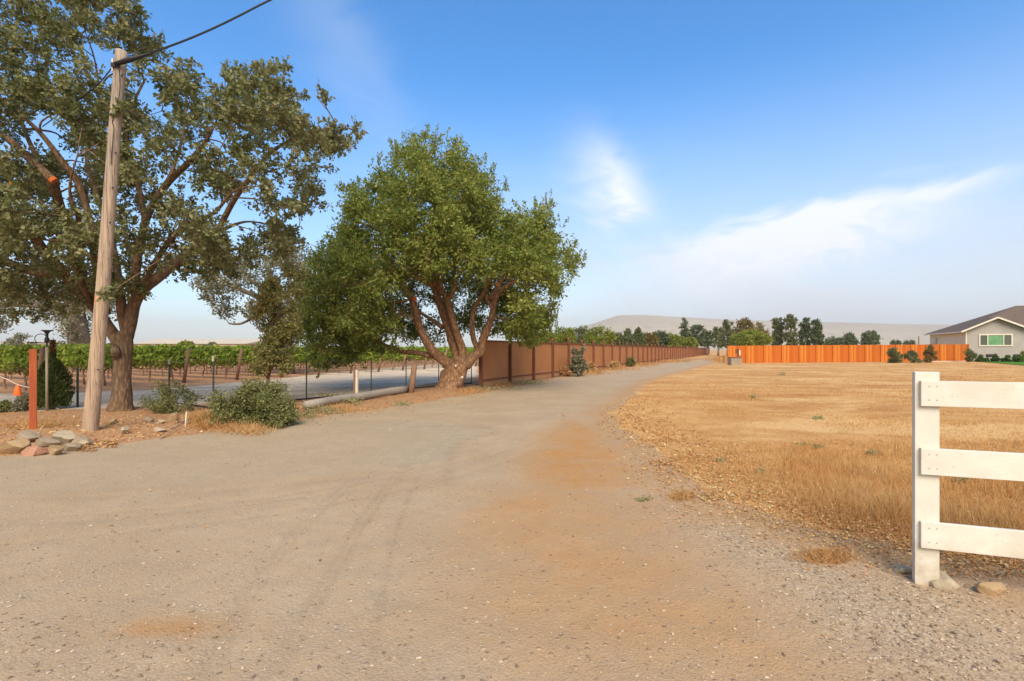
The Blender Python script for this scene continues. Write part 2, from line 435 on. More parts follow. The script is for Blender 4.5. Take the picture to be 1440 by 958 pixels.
    hgt = w.m('ADD', w.m('MULTIPLY', n3, .6), w.m('ADD', w.m('MULTIPLY', n4, .25), w.m('MULTIPLY', vg.outputs['Distance'], -.35)))
    bump(w, bs, w.m('SUBTRACT', hgt, w.m('MULTIPLY', big, -.6)), .012, .75)
    return m

M = {}
M['ground'] = ground_mat()
M['oakleaf'] = leafmat('oak_leaves', [(0, (0.107, 0.123, 0.052)), (0.5, (0.204, 0.216, 0.095)), (0.8, (0.300, 0.287, 0.153)), (1, (0.387, 0.308, 0.146))], .30)
M['bayleaf'] = leafmat('evergreen_leaves', [(0, (0.102, 0.155, 0.035)), (0.45, (0.215, 0.271, 0.057)), (0.8, (0.359, 0.377, 0.097)), (1, (0.491, 0.465, 0.148))], .42)
M['saplingleaf'] = leafmat('sapling_leaves', [(0, (0.171, 0.193, 0.066)), (0.6, (0.342, 0.310, 0.110)), (1, (0.569, 0.414, 0.176))], .3)
M['shrubleaf'] = leafmat('shrub_leaves', [(0, (0.084, 0.104, 0.033)), (0.6, (0.211, 0.217, 0.083)), (0.9, (0.358, 0.320, 0.136)), (1, (0.507, 0.377, 0.197))], .25)
M['greyleaf'] = leafmat('grey_leaves', [(0, (0.143, 0.145, 0.095)), (0.6, (0.256, 0.238, 0.154)), (1, (0.371, 0.317, 0.213))], .25)
M['vineleaf'] = leafmat('vine_leaves', [(0, (0.123, 0.198, 0.023)), (0.6, (0.246, 0.336, 0.039)), (1, (0.448, 0.464, 0.078))], .4)
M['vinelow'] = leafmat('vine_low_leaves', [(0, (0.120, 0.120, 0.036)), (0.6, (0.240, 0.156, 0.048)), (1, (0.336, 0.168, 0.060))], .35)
M['fargreen'] = leafmat('far_leaves', [(0, (0.136, 0.184, 0.039)), (0.6, (0.251, 0.294, 0.045)), (1, (0.406, 0.396, 0.077))], .35, clump=.25)
M['fardark'] = leafmat('far_dark_leaves', [(0, (0.059, 0.082, 0.043)), (0.6, (0.117, 0.153, 0.069)), (1, (0.196, 0.225, 0.098))], .2, clump=.25)
M['farbrown'] = leafmat('far_brown_leaves', [(0, (0.143, 0.104, 0.039)), (0.6, (0.234, 0.169, 0.058)), (1, (0.286, 0.221, 0.091))], .3, clump=.25)
M['faroliv'] = leafmat('far_olive_leaves', [(0, (0.090, 0.112, 0.045)), (0.6, (0.165, 0.188, 0.083)), (1, (0.255, 0.255, 0.128))], .3, clump=.25)
M['conifer'] = leafmat('conifer_leaves', [(0, (0.035, 0.056, 0.014)), (0.6, (0.070, 0.098, 0.025)), (1, (0.140, 0.133, 0.042))], .2)
M['coniferdead'] = leafmat('conifer_dead', [(0, (.14, .06, .03)), (1, (.22, .10, .05))], .2)
M['hedge'] = leafmat('hedge_leaves', [(0, (0.045, 0.090, 0.018)), (1, (0.120, 0.210, 0.045))], .25)
M['dryleaf'] = leafmat('fallen_leaf_litter', [(0, (0.260, 0.129, 0.056)), (0.4, (0.498, 0.247, 0.100)), (0.75, (0.606, 0.425, 0.200)), (1, (0.606, 0.589, 0.368))], .15, .7, .15)
M['straw'] = leafmat('dry_grass_blades', [(0, (0.381, 0.167, 0.058)), (0.45, (0.571, 0.298, 0.115)), (0.8, (0.588, 0.390, 0.184)), (1, (0.588, 0.465, 0.270))], .25, .7, .15, .9)
M['weed'] = leafmat('weed_leaves', [(0, (0.215, 0.225, 0.099)), (1, (0.446, 0.405, 0.215))], .3)
M['oakbark'] = barkmat('oak_bark', (.20, .135, .085), (.30, .205, .135), (.27, .16, .09), dist=.035)
M['oakbark_hi'] = barkmat('oak_limb_bark', (.22, .125, .065), (.32, .185, .10), (.34, .16, .07), (3, 3, 3), 5, .02)
M['baybark'] = barkmat('evergreen_bark', (.28, .145, .075), (.44, .25, .14), (.44, .27, .165), (3, 3, 1.2), 5, .02)
M['greybark'] = barkmat('grey_bark', (.22, .18, .14), (.30, .25, .20), (.26, .19, .14))
M['twig'] = plain('pale_dead_twigs', (.36, .25, .17), .2, 6, .85)
M['cut'] = plain('fresh_cut_wood', (.62, .16, .045), .15, 20, .8)
def polewood():
    def fn(w, bs):
        p = w.objc(); v = w.scale(p, (16, 16, .7))
        n = w.noise(v, 2.2, 6, .65, .3); x, y, z = w.xyz(p)[:3]
        c = w.mix(w.mapr(n, .3, .7), (.34, .235, .165), (.52, .385, .275))
        c = w.mix(w.mapr(w.m('ADD', n, w.m('MULTIPLY', z, -.09)), .30, -.05, 0, .65), c, (.30, .27, .235))
        cr = w.noise(w.scale(p, (34, 34, .45)), 1.8, 4, .6, .2)
        c = w.mix(w.mapr(cr, .60, .68, 0, .8), c, (.14, .10, .075))
        c = w.mix(w.mapr(w.noise(w.scale(p, (3, 3, 1.4)), 1.7, 2), .66, .72, 0, .75), c, (.60, .27, .13))
        bump(w, bs, w.m('SUBTRACT', n, w.m('MULTIPLY', w.mapr(cr, .55, .7), 1.5)), .012, .8)
        return c
    return mat('utility_pole_wood', fn, .85, .15)
M['pole'] = polewood()
M['greywood'] = wood('weathered_grey_wood', (.30, .24, .18), (.42, .35, .27))
M['logwood'] = wood('fallen_log_wood', (.30, .26, .22), (.44, .39, .33), (1.2, 14, 14))
M['postwood'] = wood('vine_post_wood', (.24, .13, .08), (.34, .20, .13))
M['redpost'] = wood('red_stained_wood', (.36, .075, .025), (.46, .12, .045), rough=.55)
M['white'] = None
def whitepaint():
    def fn(w, bs):
        p = w.objc(); n = w.noise(w.scale(p, (1.5, 1.5, 1.5)), 3, 5, .6); f = w.noise(w.scale(p, (3, 3, 30)), 5, 5, .6)
        c = w.mix(w.mapr(n, .35, .65), (.70, .675, .61), (.60, .57, .50))
        c = w.mix(w.mapr(w.noise(p, 38, 2), .70, .74, 0, .45), c, (.35, .31, .24))
        x, y, z = w.xyz(p)[:3]
        c = w.mix(w.m('MULTIPLY', w.mapr(z, .35, 0.0), w.mapr(w.noise(p, 9, 4), .25, .6)), c, (.42, .34, .23))
        c = w.mix(w.mapr(w.noise(w.scale(p, (2, 2, .6)), 5, 4), .56, .7, 0, .35), c, (.52, .56, .42))
        bump(w, bs, w.m('ADD', f, w.m('MULTIPLY', w.noise(p, 60, 2), .4)), .002, .6)
        return c
    return mat('weathered_white_paint', fn, .6, .3)
M['white'] = whitepaint()
M['nail'] = plain('rusty_nail', (.22, .17, .13), .2, 30, .6)
def brownpanel():
    def fn(w, bs):
        p = w.pos()
        n = w.noise(w.scale(p, (.6, .6, .5)), 1.4, 5, .6); s_ = w.noise(w.scale(p, (9, 9, .4)), 2.5, 4)
        c = w.mix(w.mapr(n, .3, .7), (.345, .145, .050), (.43, .19, .075))
        c = w.mix(w.mapr(s_, .5, .75, 0, .3), c, (.33, .13, .06))
        z = w.xyz(p)[2]
        c = w.mix(w.m('MULTIPLY', w.mapr(z, .5, .05), w.mapr(w.noise(p, 3, 4), .3, .6)), c, (.36, .22, .12))
        bump(w, bs, s_, .004, .5)
        return c
    return mat('brown_fence_board', fn, .75, .2)
M['bpanel'] = brownpanel()
M['bpost'] = wood('brown_fence_post', (.15, .050, .028), (.21, .08, .045), sc=2)
M['bpostlit'] = plain('lit_fence_post_top', (.30, .12, .05), .2, 5, .8)  # paler than the posts: light on their tops put into the colour
def redwood():
    def fn(w, bs):
        p = w.objc(); r_ = island_rand(w)
        n = w.noise(w.scale(p, (8, 8, .5)), 2.5, 5, .6)
        ramp = w.n('ShaderNodeValToRGB'); e = ramp.color_ramp.elements
        e[0].position = 0; e[0].color = (.40, .095, .010, 1); e[1].position = 1; e[1].color = (.62, .24, .04, 1)
        k_ = e.new(.55); k_.color = (.52, .145, .014, 1)
        w.set(ramp.inputs[0], r_)
        return w.mix(w.mapr(n, .35, .7, 0, .5), ramp.outputs[0], (.40, .10, .025))
    return mat('new_redwood_boards', fn, .7, .2)
M['redwood'] = redwood()
M['redwoodpost'] = wood('new_redwood_post', (.55, .17, .02), (.62, .23, .035))
M['steel'] = plain('green_tpost_paint', (.035, .06, .05), .25, 20, .5, .4)
M['steeltop'] = plain('pale_tpost_tip', (.55, .50, .40), .1, 20, .6)
M['wire'] = plain('galvanised_wire', (.16, .15, .14), .1, 10, .5, .4, .5)
M['black'] = plain('black_iron', (.02, .02, .022), .3, 12, .45, .4)
M['cable'] = plain('black_cable', (.018, .018, .02), .2, 12, .5, .3)
M['flag'] = plain('orange_plastic', (.80, .14, .02), .06, 5, .5)
M['rope'] = plain('pale_rope', (.52, .45, .36), .15, 30, .9)
M['stake'] = plain('white_stake', (.72, .64, .52), .1, 10, .8)
def rockmat(name, a, b_):
    def fn(w, bs):
        p = w.objc(); n = w.noise(p, 6, 6, .65); v = w.noise(p, 28, 5, .6)
        bump(w, bs, w.m('ADD', n, w.m('MULTIPLY', v, .4)), .02, .8)
        c = w.mix(w.mapr(n, .3, .7), a, b_); return w.mix(w.mapr(v, .55, .7, 0, .5), c, [q * .55 for q in a])
    return mat(name, fn, .9, .15)
M['rock_tan'] = rockmat('tan_rock', (.30, .20, .11), (.44, .31, .18))
M['rock_grey'] = rockmat('grey_rock', (.24, .18, .125), (.37, .30, .22))
M['rock_red'] = rockmat('reddish_rock', (.33, .16, .10), (.46, .26, .18))
M['rock_pale'] = rockmat('pale_rock', (.30, .24, .16), (.44, .37, .27))
def stonemat():
    def fn(w, bs):
        r_ = island_rand(w); ramp = w.n('ShaderNodeValToRGB'); e = ramp.color_ramp.elements
        e[0].color = (.17, .125, .09, 1); e[1].color = (.58, .48, .36, 1); k_ = e.new(.6); k_.color = (.36, .27, .18, 1); w.set(ramp.inputs[0], r_)
        return ramp.outputs[0]
    return mat('gravel_stones', fn, .9, .15)
M['stones'] = stonemat()
M['stucco'] = plain('grey_stucco', (.40, .375, .345), .06, 1.5, .9, .15)
M['stucco_tan'] = plain('tan_siding', (.74, .62, .44), .05, 1.5, .9, .15)
def roofmat():
    def fn(w, bs):
        p = w.objc(); n = w.noise(p, 1.2, 4); v = w.n('ShaderNodeTexBrick'); w.set(v.inputs['Vector'], p); v.inputs['Scale'].default_value = 2.2
        v.inputs['Color1'].default_value = (.13, .095, .075, 1); v.inputs['Color2'].default_value = (.17, .13, .105, 1); v.inputs['Mortar'].default_value = (.10, .075, .06, 1)
        return w.mix(w.mapr(n, .4, .7, 0, .5), v.outputs['Color'], (.19, .135, .10))
    return mat('brown_shingles', fn, .9, .15)
M['roof'] = roofmat()
M['trim'] = plain('cream_trim', (.72, .66, .56), .04, 3, .6)
M['glass'] = plain('dark_window_glass', (.10, .12, .09), .2, 1, .15, .5)
M['glassgreen'] = plain('green_window_glass', (.15, .34, .17), .2, 1, .2, .5)
M['lawn'] = plain('green_lawn', (.075, .19, .018), .3, 3, .9, .1)
M['concrete'] = plain('pale_concrete', (.58, .52, .45), .1, 2, .9)
M['farwall'] = plain('pale_building_wall', (.52, .45, .35), .05, .2, .9)
M['farroof'] = plain('tan_building_roof', (.50, .44, .34), .08, .2, .9)
def hillmat():
    def fn(w, bs):
        p = w.pos(); n = w.noise(p, .004, 6, .6); v = w.noise(p, .02, 5, .6)
        c = w.mix(w.mapr(n, .35, .65), (.40, .33, .22), (.48, .40, .28))
        return w.mix(w.mapr(v, .55, .66, 0, .5), c, (.20, .19, .12))
    return mat('dry_hill', fn, 1, 0)
M['hill'] = hillmat()

# ================================================================== GROUND: one sheet cut into named regions
def build_ground():
    front = np.arange(-52, 52.01, .17); rest = np.arange(55, 305.1, 3.6)
    th = np.radians(np.concatenate([front, rest])); nt = len(th)
    rr = [.5]
    while rr[-1] < 4300:
        r_ = rr[-1]; rr.append(r_ * (1.012 if r_ < 12 else 1.016 if r_ < 60 else 1.03 if r_ < 150 else 1.1))
    rr = np.array(rr); nr = len(rr)
    TH, RR = np.meshgrid(th, rr); x = (RR * np.sin(TH)).ravel(); y = (RR * np.cos(TH)).ravel()
    wx = .35 * fbm(x * 1.7, y * 1.7, 21, 4); wy = .35 * fbm(x * 1.7, y * 1.7, 31, 4)
    r_ = np.hypot(x, y); wk = np.clip(r_ / 9, .35, 1.3)
    X, Y = x + wx * wk, y + wy * wk
    z = ground_h(x, y)
    sd_f = sdist(X, Y, FIELD); sd_r = sdist(X, Y, ROAD); sd_d = sdist(X, Y, DRIVE); sd_v = sdist(X, Y, VINE); sd_i = sdist(X, Y, ISLAND)
    k = np.clip(r_ * .035, .12, .8)
    field = sstep(-k, k, sd_f); drive = sstep(-k, k, sd_d); vine = sstep(-k, k, sd_v) * (1 - drive)
    # everything not listed (verge, mulch below the fences, far land) reads as soil
    isl = 1 - np.clip(np.maximum.reduce([sstep(-k * .4, k * .4, sd_r), field, drive, vine]), 0, 1)
    far = sstep(75, 110, r_) * (1 - sstep(-2, 2, sd_v)) * (1 - sstep(-.5, .5, sd_r)); field = np.maximum(field, far); isl = isl * (1 - far)
    orange = .95 * sstep(-.55, .45, sdist(X, Y, ORANGE))
    # brown stain and the brownish belt between road and field
    sx, sy = G(250, 884); orange = np.maximum(orange, 1. * np.exp(-(((x - sx) / .27) ** 2 + ((y - sy) / .10) ** 2) * np.maximum(.4, 1 + 2.2 * fbm(x * 9, y * 9, 5))))
    belt = np.exp(-((sd_f + .25) / .45) ** 2) * (r_ > 2.5) * .55; orange = np.maximum(orange, belt * (sd_f < .5))
    mid = sdist(X, Y, g((690, 690), (830, 680), (940, 700), (1030, 800), (1190, 958), (860, 958), (720, 860), (650, 780), (640, 730))); orange = np.maximum(orange, .62 * sstep(-.7, .6, mid + .8 * fbm(x * 1.5, y * 1.5, 91)))
    grav = sstep(-.4, .5, sdist(X, Y, GRAVELY)); tar = sstep(-.06, .10, sdist(x + wx * .2, y + wy * .2, g((-200, 700), (0, 644), (217, 620), (426, 591), (600, 592), (690, 604), (672, 615), (640, 622), (628, 650), (400, 670), (150, 690))))
    edge = np.full(x.shape, 9.); ln = g((585, 600), (640, 599), (680, 601), (697, 606), (690, 611), (668, 615), (648, 621), (636, 632), (630, 655), (628, 680))
    for (ax, ay), (bx, by) in zip(ln[:-1], ln[1:]):
        tq = np.clip(((x - ax) * (bx - ax) + (y - ay) * (by - ay)) / ((bx - ax) ** 2 + (by - ay) ** 2), 0, 1)
        edge = np.minimum(edge, np.hypot(x - ax - tq * (bx - ax), y - ay - tq * (by - ay)))
    tr = np.zeros_like(x)
    for (cx, cy, q) in TRACKS:
        d = np.hypot(x - cx, y - cy) - q; tr = np.maximum(tr, np.exp(-(d / .032) ** 2))
    tr = tr * (.45 + .55 * sstep(-.1, .5, fbm(x * .9, y * .9, 44) + .25)) * (1 - sstep(5.0, 8.5, r_)) * .36
    tr = np.maximum(tr, .30 * np.exp(-(edge / (.07 + .04 * y / 8)) ** 2)); tar = np.clip(tar * (.7 + .9 * sstep(1.6, .1, edge)), 0, 1.6)
    tr = np.maximum(tr, .42 * np.exp(-(((x - sx) / .20) ** 2 + ((y - sy) / .07) ** 2) * np.maximum(.4, 1 + 3 * fbm(x * 12, y * 12, 8))))
    m1 = np.stack([field, orange, vine, tr], 1); m2 = np.stack([isl, grav, drive, tar], 1)
    V = np.stack([x, y, z], 1)
    i, j = np.meshgrid(np.arange(nr - 1), np.arange(nt), indexing='ij'); j2 = (j + 1) % nt
    F = np.stack([i * nt + j, (i + 1) * nt + j, (i + 1) * nt + j2, i * nt + j2], -1).reshape(-1, 4)
    reg = np.where(vine > .5, 4, np.where(drive > .5, 3, np.where(field > .5, 2, np.where(isl > .5, 0, 1))))
    # lid under the camera so that the sheet has no hole
    c0 = len(V); V = np.vstack([V, [[0, 0, 0]]]); m1 = np.vstack([m1, m1[:1]]); m2 = np.vstack([m2, m2[:1]]); reg = np.append(reg, 1)
    fr = reg[F[:, 0]]
    names = {0: 'soil_verge', 1: 'gravel_road', 2: 'dry_field', 3: 'gravel_driveway', 4: 'vineyard_soil'}
    for q, nm in names.items():
        f = F[fr == q]
        if q == 1:
            ins = np.array([[a, (a + 1) % nt, c0, c0] for a in range(nt)])
        idx, inv = np.unique(f, return_inverse=True)
        o = npobj(nm, V[idx], inv.reshape(-1, 4), M['ground'], None, True, attrs={'m1': m1[idx], 'm2': m2[idx]})
        tag(o, kind='structure')
    return
build_ground()

# ------------------------------------------------------------------ hills
def hills():
    prof_px = [600, 700, 760, 790, 830, 868, 900, 950, 1020, 1150, 1310, 1440, 1700, 2100]
    prof_py = [490, 486, 478, 470, 456, 443.5, 442.5, 446, 449.5, 453, 456.5, 459, 462, 480]
    n = 260; pxs = np.linspace(600, 2100, n); Yd = 3000.
    crest = np.interp(pxs, prof_px, prof_py); crest = crest - .9 * fbm(pxs * .03, pxs * 0, 9, 5)
    V = []; rows = 36
    for r_ in range(rows):
        t = r_ / (rows - 1) * 2 - 1       # -1 front foot, 0 crest, 1 back foot
        for a in range(n):
            Y = Yd + 900 * t; X = (pxs[a] - 720) / FL * Yd * (1 + .12 * t)
            z = (CH + (HZ - crest[a]) / FL * Yd) * max(0, 1 - abs(t) ** 1.4)
            z *= 1 + .10 * float(fbm(np.array([X * .004]), np.array([Y * .004]), 2)[0]) * min(1, abs(t) * 3)
            V.append((X, Y, z - .5))
    F = [(r_ * n + a, r_ * n + a + 1, (r_ + 1) * n + a + 1, (r_ + 1) * n + a) for r_ in range(rows - 1) for a in range(n - 1)]
    o = npobj('hills', V, F, M['hill'], None, True); tag(o, kind='structure')
hills()

# ================================================================== TREES
def unit(v): return v / (np.linalg.norm(v, axis=-1, keepdims=True) + 1e-9)
def leaf_quads(pos, d, nrm, L, W):
    s = unit(np.cross(d, nrm)); L = L[:, None]; W = W[:, None]; n2 = unit(np.cross(s, d))
    a = pos; b = pos + d * L * .5 + s * W + n2 * L * .06; c = pos + d * L; e = pos + d * L * .5 - s * W + n2 * L * .06
    V = np.stack([a, b, c, e], 1).reshape(-1, 3); F = np.arange(len(V)).reshape(-1, 4)
    return V, F
def clump_leaves(cl, twigs=12, per=40, L=.09, wr=.3, spread=.30, droop=0.0, flat=1.0, aim=0.85, up=.45, rng=RNG, along_=(-.55, .2)):
    """cl: (n,4) centres+radius. returns leaf V,F and twig list"""
    n = len(cl); c = np.repeat(cl[:, :3], twigs, 0); r = np.repeat(cl[:, 3], twigs)
    td = unit(rng.normal(size=(n * twigs, 3)) + np.array([0, 0, .12])); td[:, 2] *= flat
    tip = c + td * (r * rng.uniform(.45, 1.1, n * twigs))[:, None]; tip[:, 2] -= droop * r
    m = n * twigs * per
    tt = np.repeat(tip, per, 0); tdr = np.repeat(td, per, 0); rr_ = np.repeat(r, per)
    along = rng.uniform(*along_, m)
    pos = tt + tdr * (along * rr_)[:, None] + rng.normal(size=(m, 3)) * (spread * rr_ * .6)[:, None]
    out = unit(pos - np.repeat(c, per, 0))
    d = unit(tdr * .7 + rng.normal(size=(m, 3)) * .75 - np.array([0, 0, droop]))
    nr = unit(out * aim + np.array([0, 0, up]) + rng.normal(size=(m, 3)) * .6)
    rmx = np.percentile(cl[:, 3], 80); kp = rng.uniform(0, 1, m) < np.clip((rr_ / rmx) ** 2, .12, 1)
    Ls = L * rng.uniform(.6, 1.35, m); Wd = Ls * wr * rng.uniform(.7, 1.2, m)
    V, F = leaf_quads(pos[kp], d[kp], nr[kp], Ls[kp], Wd[kp])
    return V, F, c, tip
def poly_clumps(poly, n, Y0, thick, rpx=(16, 26), holes=(), back=(), seed=1, mind=.62, edge_pull=6, zmin=None, dens=None):
    """clump centres filling a real crown volume whose outline (in photo pixels at distance Y0) is poly"""
    rng = np.random.default_rng(seed); poly = np.array(poly, float); lo = poly.min(0); hi = poly.max(0); out = []
    tries = 0
    while len(out) < n and tries < n * 60:
        tries += 1
        q = rng.uniform(lo, hi); sd_ = float(sdist(q[:1], q[1:2], poly)[0])
        rp = rng.uniform(*rpx)
        if sd_ < rp * .35: continue
        if sd_ < rp: rp = max(rpx[0] * .6, sd_)
        if any(float(sdist(q[:1], q[1:2], h)[0]) > 0 for h in holes): continue
        T = thick * min(1, (sd_ / 60) ** .6)
        dy = rng.uniform(-1, 1); dy = math.copysign(abs(dy) ** .6, dy) * T
        if any(float(sdist(q[:1], q[1:2], h)[0]) > 0 for h in back):
            if rng.random() < .45: continue
            dy = rng.uniform(.35, 1) * thick
        Y = Y0 + dy
        # keep the outline: a clump nearer or farther stays in the real crown (size from the trunk distance)
        c = P(q[0], q[1], Y0); c[1] = Y; c[0] *= (1 + dy / Y0 * .75); c[2] = CH + (c[2] - CH) * (1 + dy / Y0 * .75)
        r = rp / FL * Y0
        if zmin is not None and c[2] - r < zmin: continue
        if any(np.linalg.norm(c - o[:3]) < mind * (r + o[3]) * .62 for o in out): continue
        out.append(np.array([*c, r]))
    return np.array(out)

class Skel:
    def __init__(s, seed=3): s.pts = []; s.mb = MB(); s.rng = np.random.default_rng(seed)
    def limb(s, pts, r0, r1, seg=10, sub=6, wob=.06, jit=.0, rads=None):
        p = smooth_path(pts, sub)
        if jit: p[1:-1] += s.rng.normal(size=p[1:-1].shape) * jit
        rad = np.linspace(r0, r1, len(p)) if rads is None else np.interp(np.linspace(0, 1, len(p)), np.linspace(0, 1, len(rads)), rads)
        s.mb.tube(p, rad, seg, True, wob)
        for a, b in zip(p, rad): s.pts.append((*a, b))
    def attach(s, cl, rmax=.06, rmin=.012, seg=5, frac=.35):
        base = np.array(s.pts); order = np.argsort(np.min(np.linalg.norm(cl[:, None, :3] - base[None, :, :3], axis=2), 1))
        for i in order:
            c = cl[i]; b = np.array(s.pts); d = np.linalg.norm(b[:, :3] - c[:3], axis=1) + np.where(b[:, 2] > c[2] + .3, .8, 0) + np.where(b[:, 3] < rmin * 1.2, .5, 0)
            k = int(np.argmin(d)); a = b[k, :3]; L = np.linalg.norm(c[:3] - a)
            if L < .05: continue
            r0 = min(b[k, 3] * .75, max(rmin * 1.5, rmax * min(1, L / 1.5)))
            m1 = a + (c[:3] - a) * .35 + s.rng.normal(size=3) * L * .10 + np.array([0, 0, L * .05]); m2 = a + (c[:3] - a) * .7 + s.rng.normal(size=3) * L * .08 + np.array([0, 0, L * .06])
            p = smooth_path([a, m1, m2, c[:3]], 3); rad = np.linspace(r0, rmin, len(p)); s.mb.tube(p, rad, seg, False)
            for q, w_ in zip(p[2:], rad[2:]): s.pts.append((*q, w_))
    def twigs(s, c, tip, r=.006, keep=1.0):
        for a, b in zip(c, tip):
            if s.rng.random() > keep: continue
            m = (a + b) / 2 + s.rng.normal(size=3) * .04 * np.linalg.norm(b - a)
            s.mb.tube([a, m, b], [r, r * .7, r * .4], 3, False)

# ---------------------------------------------------------------- big oak on the left
def oak():
    Y0 = 12.35
    base = P(170, 577, Y0)
    t = thing('oak_tree', (base[0], base[1], GH(base[0], base[1]) - .02), 'big spreading oak with a thick grey brown trunk beside the leaning utility pole', 'tree')
    s = Skel(5); Q = lambda x, y, d=0: P(x, y, Y0 + d)
    s.limb([Q(170, 584), Q(170, 570), Q(171, 545), Q(172, 515), Q(174, 490), Q(176, 466)], .4, .25, 18, 6, .05, rads=[.35, .28, .225, .20, .19, .19, .19, .15])
    s.limb([Q(173, 500), Q(167, 484), Q(155, 464), Q(139, 440), Q(115, 412), Q(88, 385, -.4)], .15, .11, 14)     # left limb
    s.limb([Q(163, 500, -.2), Q(162, 494, -.32), Q(161, 489, -.2)], .10, .09, 10)
    s.limb([Q(176, 480), Q(183, 455), Q(188, 430), Q(200, 408), Q(220, 392, .1), Q(245, 372, .3), Q(275, 350, .6), Q(305, 328, .8), Q(345, 312, .8), Q(385, 318, .6)], .25, .05, 14, rads=[.15, .145, .14, .135, .13, .12, .10, .08, .05, .025, .012])
    s.limb([Q(178, 470), Q(172, 440), Q(168, 410), Q(163, 370, .2), Q(152, 320, .4), Q(135, 270, .5), Q(122, 220, .5), Q(138, 170, .5), Q(139, 125, .4), Q(132, 80, .4), Q(120, 45, .4)], .17, .02, 10, rads=[.12, .11, .10, .085, .07, .06, .04, .03, .025, .018, .012])
    s.limb([Q(139, 125, .4), Q(152, 108, .3), Q(168, 98, .2), Q(178, 75, .1), Q(185, 40)], .025, .01, 6)
    s.limb([Q(136, 130, .4), Q(120, 100, .4), Q(100, 70, .4), Q(75, 40, .3), Q(40, 15, .2)], .028, .01, 6)
    s.limb([Q(88, 385, -.4), Q(60, 350, -.9), Q(35, 318, -1.4), Q(4, 293, -1.8)], .12, .085, 10)
    s.limb([Q(88, 385, -.4), Q(40, 380, -.8), Q(-30, 350, -1), Q(-120, 300, -1.2), Q(-220, 240, -1)], .13, .03, 10)
    s.limb([Q(120, 418, 0), Q(112, 370, .4), Q(108, 330, .7), Q(85, 290, .8), Q(60, 240, 1), Q(30, 170, 1.2), Q(20, 110, 1.2)], .12, .03, 9)
    s.limb([Q(-60, 160, -1.5), Q(0, 188, -1.6), Q(38, 220, -1.7), Q(75, 254, -1.8)], .06, .09, 9)
    s.limb([Q(75, 254, -1.8), Q(85, 290, -1.4), Q(100, 345, -.8), Q(120, 410, -.1)], .08, .10, 8)
    s.limb([Q(150, 440), Q(135, 380, -.9), Q(128, 320, -1.2), Q(112, 262, -1.4), Q(88, 228, -1.6), Q(50, 180, -1.8), Q(-10, 130, -1.9)], .10, .035, 9, rads=[.09, .075, .065, .07, .065, .04, .03])
    s.limb([Q(190, 425), Q(193, 370, -.4), Q(205, 310, -.7), Q(232, 262, -.9), Q(262, 232, -1.1), Q(285, 205, -1.3), Q(300, 180, -1.4)], .12, .03, 10, rads=[.095, .09, .08, .075, .065, .045, .025])
    s.limb([Q(225, 270, -.9), Q(240, 245, -.6), Q(255, 200, -.2), Q(262, 150)], .05, .02, 7)
    s.limb([Q(205, 315, -.7), Q(192, 250, -.9), Q(180, 215, -1), Q(182, 160, -1.1), Q(205, 110, -1)], .07, .02, 8)
    s.limb([Q(305, 328, .8), Q(330, 280, .4), Q(352, 250, .1), Q(380, 215), Q(425, 190), Q(470, 180)], .08, .02, 8)
    s.limb([Q(345, 245, .1), Q(330, 205), Q(322, 160), Q(335, 120)], .045, .015, 7)
    s.limb([Q(275, 350, .6), Q(310, 352, 1.2), Q(360, 345, 1.6), Q(420, 320, 1.5)], .07, .02, 8)
    s.limb([Q(200, 405), Q(225, 358, -.8), Q(258, 318, -1.4), Q(300, 300, -1.8), Q(330, 268, -2), Q(362, 262, -2)], .075, .01, 8)
    s.limb([Q(128, 425, -.2), Q(104, 372, -1.2), Q(112, 320, -2), Q(98, 268, -2.5), Q(110, 215, -2.8)], .075, .01, 8)
    OUT = [(-260, 130), (-200, -40), (-60, -120), (60, -130), (170, -90), (205, -10), (214, 25), (225, 48), (233, 72), (245, 88), (262, 82), (290, 92), (325, 86), (350, 100), (368, 98), (392, 82), (410, 88), (408, 115), (424, 138), (434, 112), (446, 118), (444, 150), (468, 165), (478, 180), (504, 172), (508, 186), (496, 212), (470, 226), (462, 240), (475, 268), (460, 295), (440, 300), (436, 325), (425, 352), (405, 362), (380, 368), (350, 378), (318, 380), (290, 392), (258, 392), (240, 378), (215, 388), (205, 432), (190, 420), (175, 440), (150, 425), (120, 432), (60, 430), (0, 422), (-60, 440), (-200, 420), (-280, 300)]
    HOLES = [[(12, 10), (34, 5), (62, 60), (66, 92), (38, 90), (20, 60)], [(88, 88), (115, 55), (150, 50), (168, 66), (146, 112), (118, 132), (98, 130)], [(308, 152), (326, 150), (325, 172), (308, 172)],
             [(275, 252), (302, 256), (300, 275), (272, 272)], [(300, 292), (345, 296), (345, 308), (300, 310)], [(220, 240), (240, 245), (235, 265), (220, 260)], [(85, 238), (100, 240), (112, 262), (92, 262)], [(225, 390), (300, 395), (200, 480)]]
    cl = poly_clumps(OUT, 620, Y0, 2.9, (13, 25), HOLES, (), 4, .58)
    rj = np.random.default_rng(14)
    extra = []
